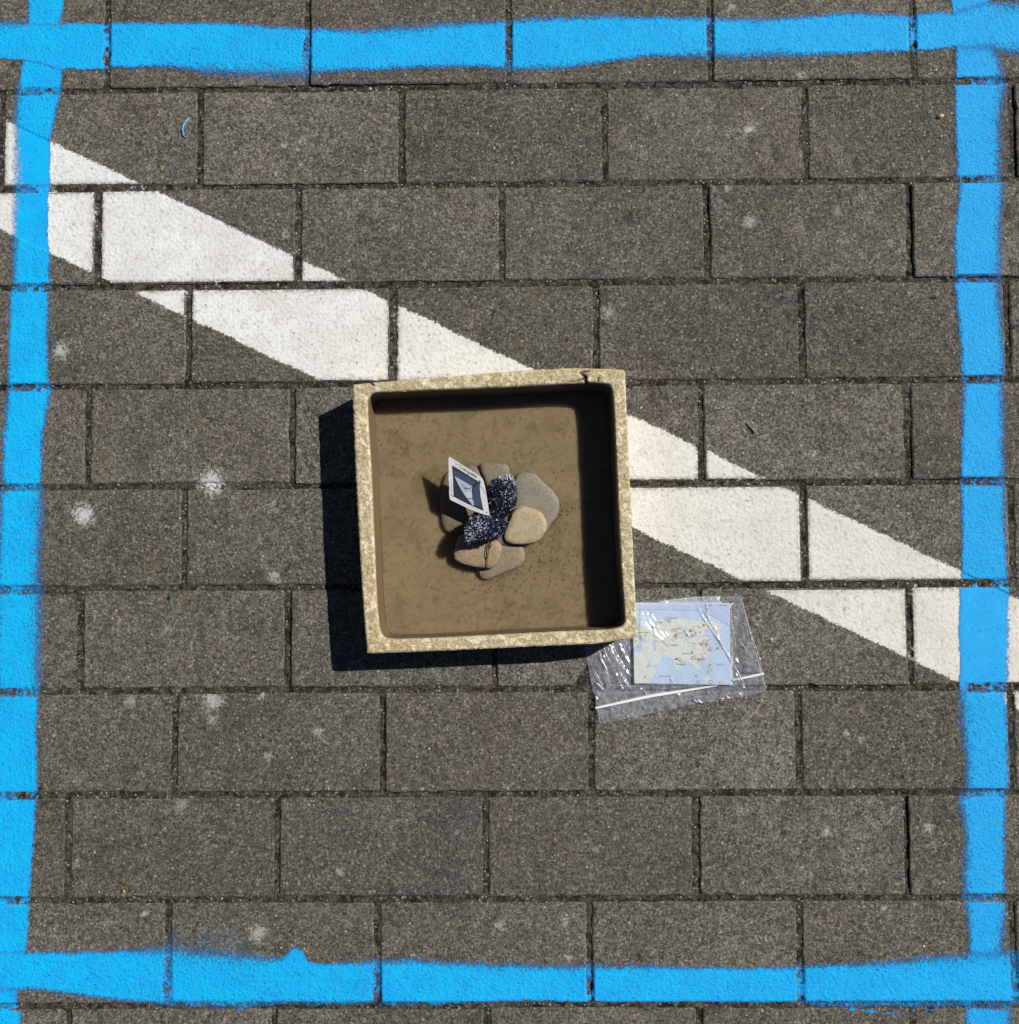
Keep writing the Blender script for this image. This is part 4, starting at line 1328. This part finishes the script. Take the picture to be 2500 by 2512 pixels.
text_on('place_names', [('Norilsk', 858, 378, 24, 0, gi), ('burgh', 735, 416, 24, 0, gi), ('Kuzbass', 910, 474, 24, 0, gi), ('Yunnan', 975, 712, 26, 0, gi), ('Bengalen', 922, 812, 26, 0, gi),
                        ('Fergana', 862, 630, 24, 0, gi), ('North Atlant', 552, 512, 22, 0, gi), ('INDISCHE', 765, 925, 24, 0, (.36, .48, .66)), ('PAZIFIK', 1305, 815, 22, 0, (.36, .50, .66)),
                        ('ARKTIS', 640, 325, 20, 0, (.36, .48, .66)), ('F2', 911, 536, 20, 0, RD), ('F2', 1148, 624, 20, 0, RD), ('F2', 1196, 628, 20, 0, RD), ('W', 1226, 676, 20, 0, RD),
                        ('W', 1165, 760, 20, 0, RD), ('Mn', 1126, 768, 20, 0, NV), ('Au', 1042, 496, 20, 0, (.1, .07, .02)), ('Cu', 1060, 543, 20, 0, DG), ('Sn', 1102, 924, 16, 0, DG), ('Au', 1168, 445, 18, 0, (.1, .07, .02)),
                        ('Pb', 1305, 663, 16, 0, CR_), ('Mn', 905, 763, 18, 0, NV)], flatpt, mroot, .00045)

# the bag: lower film with zip strip, upper pouch film over the map, creases
broot = empty('plastic_bag', W(1650, 1640, 0))
tag(broot, 'crumpled clear plastic zip bag with white closing strip, under the corner of the tray', 'plastic bag')


def inside(poly, x, y):
    c = False; n = len(poly); j = n - 1
    for i in range(n):
        if (poly[i][1] > y) != (poly[j][1] > y) and x < (poly[j][0] - poly[i][0]) * (y - poly[i][1]) / (poly[j][1] - poly[i][1]) + poly[i][0]: c = not c
        j = i
    return c


TD = Vector((.50, -.866))        # run of the creases


def film(name, poly, zfun, mat, step=2.2):
    """film clipped to an outline given in photograph pixels"""
    bm = bmesh.new()
    pl = []
    for i in range(len(poly)):
        a, b = poly[i], poly[(i + 1) % len(poly)]
        n = max(1, int(math.hypot(b[0] - a[0], b[1] - a[1]) / step))
        for k in range(n):
            pl.append((a[0] + (b[0] - a[0]) * k / n, a[1] + (b[1] - a[1]) * k / n))
    import mathutils
    pts = [mathutils.Vector((x, y)) for x, y in pl]
    n = len(pts)
    xs = [p[0] for p in pl]; ys = [p[1] for p in pl]
    r_ = random.Random(4)
    yy = min(ys)
    while yy < max(ys):
        xx = min(xs)
        while xx < max(xs):
            x, y = xx + r_.uniform(-.6, .6), yy + r_.uniform(-.6, .6)
            if inside(pl, x, y): pts.append(mathutils.Vector((x, y)))
            xx += step
        yy += step
    from mathutils.geometry import delaunay_2d_cdt
    vo, _, fo_, _, _, _ = delaunay_2d_cdt(pts, [], [list(range(n))], 1, 1e-4)
    V = []
    for v in vo:
        w = W(v.x, v.y, BZ + .003)
        V.append((w[0], w[1], zfun(w[0], w[1], v.x, v.y)))
    o = mesh_obj(name, V, [f for f in fo_], mat, smooth=True)
    bm.from_mesh(o.data)
    for f in bm.faces:
        if f.normal.z < 0: f.normal_flip()
    bm.to_mesh(o.data); bm.free()
    return adopt(o, broot)


M_FILM = mat_film('clear_film', .17, .055, .17)
M_FILM2 = mat_film('clear_pouch_film', .11, .05, .20)


def crumple(x, y, amp, seed=0):
    u = x * TD.x + y * TD.y; v = -x * TD.y + y * TD.x
    a = mnoise.noise(Vector((u * 14, v * 75, seed))); b = mnoise.noise(Vector((u * 38, v * 50, seed + 4)))
    c = mnoise.noise(Vector((x * 150, y * 150, seed + 9)))
    return amp * ((1 - abs(a) * 2) * .55 + b * .4 + c * .12)


flap = [(1430, 1570), (1436, 1590), (1441, 1623), (1453, 1688), (1461, 1715), (1464, 1740), (1473, 1777), (1520, 1768), (1570, 1757), (1640, 1742), (1704, 1728), (1760, 1720),
        (1802, 1713), (1850, 1704), (1880, 1697), (1878, 1680), (1873, 1655), (1862, 1625), (1850, 1596), (1844, 1578), (1837, 1563), (1833, 1540), (1829, 1517), (1822, 1485), (1818, 1461),
        (1790, 1463), (1760, 1461), (1722, 1462), (1680, 1466), (1640, 1470), (1564, 1476), (1540, 1480), (1480, 1510)]


def z_flap(x, y, px, py):
    b = float(ground(np.array([x]), np.array([y]))[0][0])
    base = max(b, -.0005) + .0006
    z = base + .0007 + max(-.0004, crumple(x, y, .0017, 2))
    if 1548 < px < 1800 and 1476 < py < 1684: z = min(z, .0002)      # under the map
    if px < 1570 and py < 1590: z = min(z, .0008)
    # stand up along the right hand edge
    if px > 1800 and py < 1650: z += .004 * min(1, (px - 1800) / 30)
    return z


film('flap', flap, z_flap, M_FILM)
pouch = [(1480, 1560), (1481, 1600), (1483, 1665), (1490, 1685), (1481, 1696), (1497, 1688), (1560, 1690), (1640, 1690), (1740, 1683), (1798, 1684), (1815, 1690), (1831, 1686), (1826, 1660),
         (1812, 1620), (1806, 1570), (1812, 1500), (1816, 1464), (1790, 1465), (1740, 1463), (1690, 1467), (1620, 1474), (1564, 1480), (1520, 1500)]


def z_pouch(x, y, px, py):
    d = min(px - 1553, 1797 - px, py - 1481, 1681 - py)      # >0 over the map
    on = BZ + .0026 + .0006
    if d > 0:
        z = on + .0010 + max(-.0009, crumple(x, y, .0008, 5))
        dx, dy = px - 1602, py - 1534
        al = (dx * .80 + dy * .60) / 62; ac = (-dx * .60 + dy * .80) / 21
        g = math.exp(-al * al * al * al - ac * ac)
        g *= min(1, max(0, mnoise.noise(Vector((x * 95, y * 95, 3.3))) * 2.2 + .75))
        if g > .15:
            sd = (x - .14) * .88 + (y + .11) * .48 + .0022 * mnoise.noise(Vector((x * 120, y * 120, 1.7)))
            lam = .0042 + .0016 * mnoise.noise(Vector((x * 40, y * 40, 6.1)))
            ph = (sd / lam) % 1.0
            saw = (-.405 * lam * ph) if ph < .8 else (-.405 * lam * .8 + (ph - .8) / .2 * .405 * lam * .8)
            z += (saw + .0012) * min(1, g * 1.6)
    else:
        t = min(1, -d / 10)
        z = (on + .0004) * (1 - t) + .0028 * t + max(0, crumple(x * 1.6, y * 1.6, .0038, 6)) * t
    if px < 1572 and py < 1590: z = min(z, .0045)
    return z


film('pouch', pouch, z_pouch, M_FILM2)
# zip strip
M_ZIP = mat_plain('white_zip_plastic', (.86, .87, .90), .3, .5)
for seg, wd in (([(1461, 1737), (1530, 1722), (1600, 1707), (1670, 1696), (1738, 1685), (1760, 1682)], (2.9, 3.6, 4.2, 3.6, 2.2, 1.5)), ([(1797, 1668), (1830, 1662), (1874, 1652)], (2.8, 3.0, 3.8))):
    V = []; Fc = []
    for k, (px, py) in enumerate(seg):
        w_ = wd[k]
        for dy, dz in ((-w_, .0), (-w_ * .6, .0011), (w_ * .6, .0011), (w_, .0)):
            q = W(px + dy * .2, py + dy, .003); V.append((q[0], q[1], .0030 + dz))
    for k in range(len(seg) - 1):
        for j in range(3): Fc.append((k * 4 + j, (k + 1) * 4 + j, (k + 1) * 4 + j + 1, k * 4 + j + 1))
        Fc.append((k * 4 + 3, (k + 1) * 4 + 3, (k + 1) * 4, k * 4))
    Fc.append((0, 1, 2, 3)); e = 4 * (len(seg) - 1); Fc.append((e + 3, e + 2, e + 1, e))
    adopt(mesh_obj('zip_strip', V, Fc, M_ZIP), broot)
# creased ridges of the film: folds whitened to paint in part of their sun glint
M_RIDGE_GLINT = mat_film('film_fold_glint', .45, .25, .35)
C3l = lambda pts: [C3(*q) for q in pts]
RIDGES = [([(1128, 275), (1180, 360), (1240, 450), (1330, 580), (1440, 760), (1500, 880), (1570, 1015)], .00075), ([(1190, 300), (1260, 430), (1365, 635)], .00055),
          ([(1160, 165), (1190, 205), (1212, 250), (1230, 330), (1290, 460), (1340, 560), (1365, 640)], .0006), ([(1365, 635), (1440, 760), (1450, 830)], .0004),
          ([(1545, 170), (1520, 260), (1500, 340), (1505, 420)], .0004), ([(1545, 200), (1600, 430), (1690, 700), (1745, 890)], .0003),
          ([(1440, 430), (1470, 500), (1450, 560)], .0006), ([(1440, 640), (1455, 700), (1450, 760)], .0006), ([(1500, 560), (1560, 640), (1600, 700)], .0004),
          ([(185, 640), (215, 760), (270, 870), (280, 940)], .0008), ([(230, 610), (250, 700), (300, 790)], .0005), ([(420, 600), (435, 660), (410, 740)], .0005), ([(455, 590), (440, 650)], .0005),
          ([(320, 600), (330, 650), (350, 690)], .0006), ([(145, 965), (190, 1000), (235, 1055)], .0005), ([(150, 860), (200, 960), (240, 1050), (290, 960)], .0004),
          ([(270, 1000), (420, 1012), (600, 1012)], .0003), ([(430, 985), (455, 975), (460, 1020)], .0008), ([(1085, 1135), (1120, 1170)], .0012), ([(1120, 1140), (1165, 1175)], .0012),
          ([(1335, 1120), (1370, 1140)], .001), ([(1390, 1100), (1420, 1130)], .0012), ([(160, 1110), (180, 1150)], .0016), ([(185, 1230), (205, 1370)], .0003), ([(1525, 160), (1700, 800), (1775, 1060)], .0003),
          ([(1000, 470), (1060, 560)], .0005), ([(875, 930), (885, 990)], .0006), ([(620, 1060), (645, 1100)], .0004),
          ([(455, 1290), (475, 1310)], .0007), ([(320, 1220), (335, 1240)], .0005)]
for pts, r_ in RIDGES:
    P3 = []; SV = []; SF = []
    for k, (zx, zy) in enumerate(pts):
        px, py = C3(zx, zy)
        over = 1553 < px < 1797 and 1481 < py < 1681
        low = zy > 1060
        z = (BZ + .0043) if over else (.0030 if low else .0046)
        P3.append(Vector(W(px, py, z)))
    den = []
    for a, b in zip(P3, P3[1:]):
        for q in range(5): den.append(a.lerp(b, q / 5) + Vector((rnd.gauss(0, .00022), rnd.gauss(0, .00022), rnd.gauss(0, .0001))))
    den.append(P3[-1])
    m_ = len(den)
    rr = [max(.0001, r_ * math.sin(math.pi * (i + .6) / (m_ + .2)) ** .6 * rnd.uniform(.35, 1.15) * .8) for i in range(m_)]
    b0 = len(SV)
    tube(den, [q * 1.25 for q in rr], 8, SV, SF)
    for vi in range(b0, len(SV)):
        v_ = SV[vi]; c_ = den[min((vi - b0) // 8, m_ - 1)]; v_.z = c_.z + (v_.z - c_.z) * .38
    adopt(mesh_obj('fold_glint', SV, SF, M_RIDGE_GLINT, smooth=True), broot)
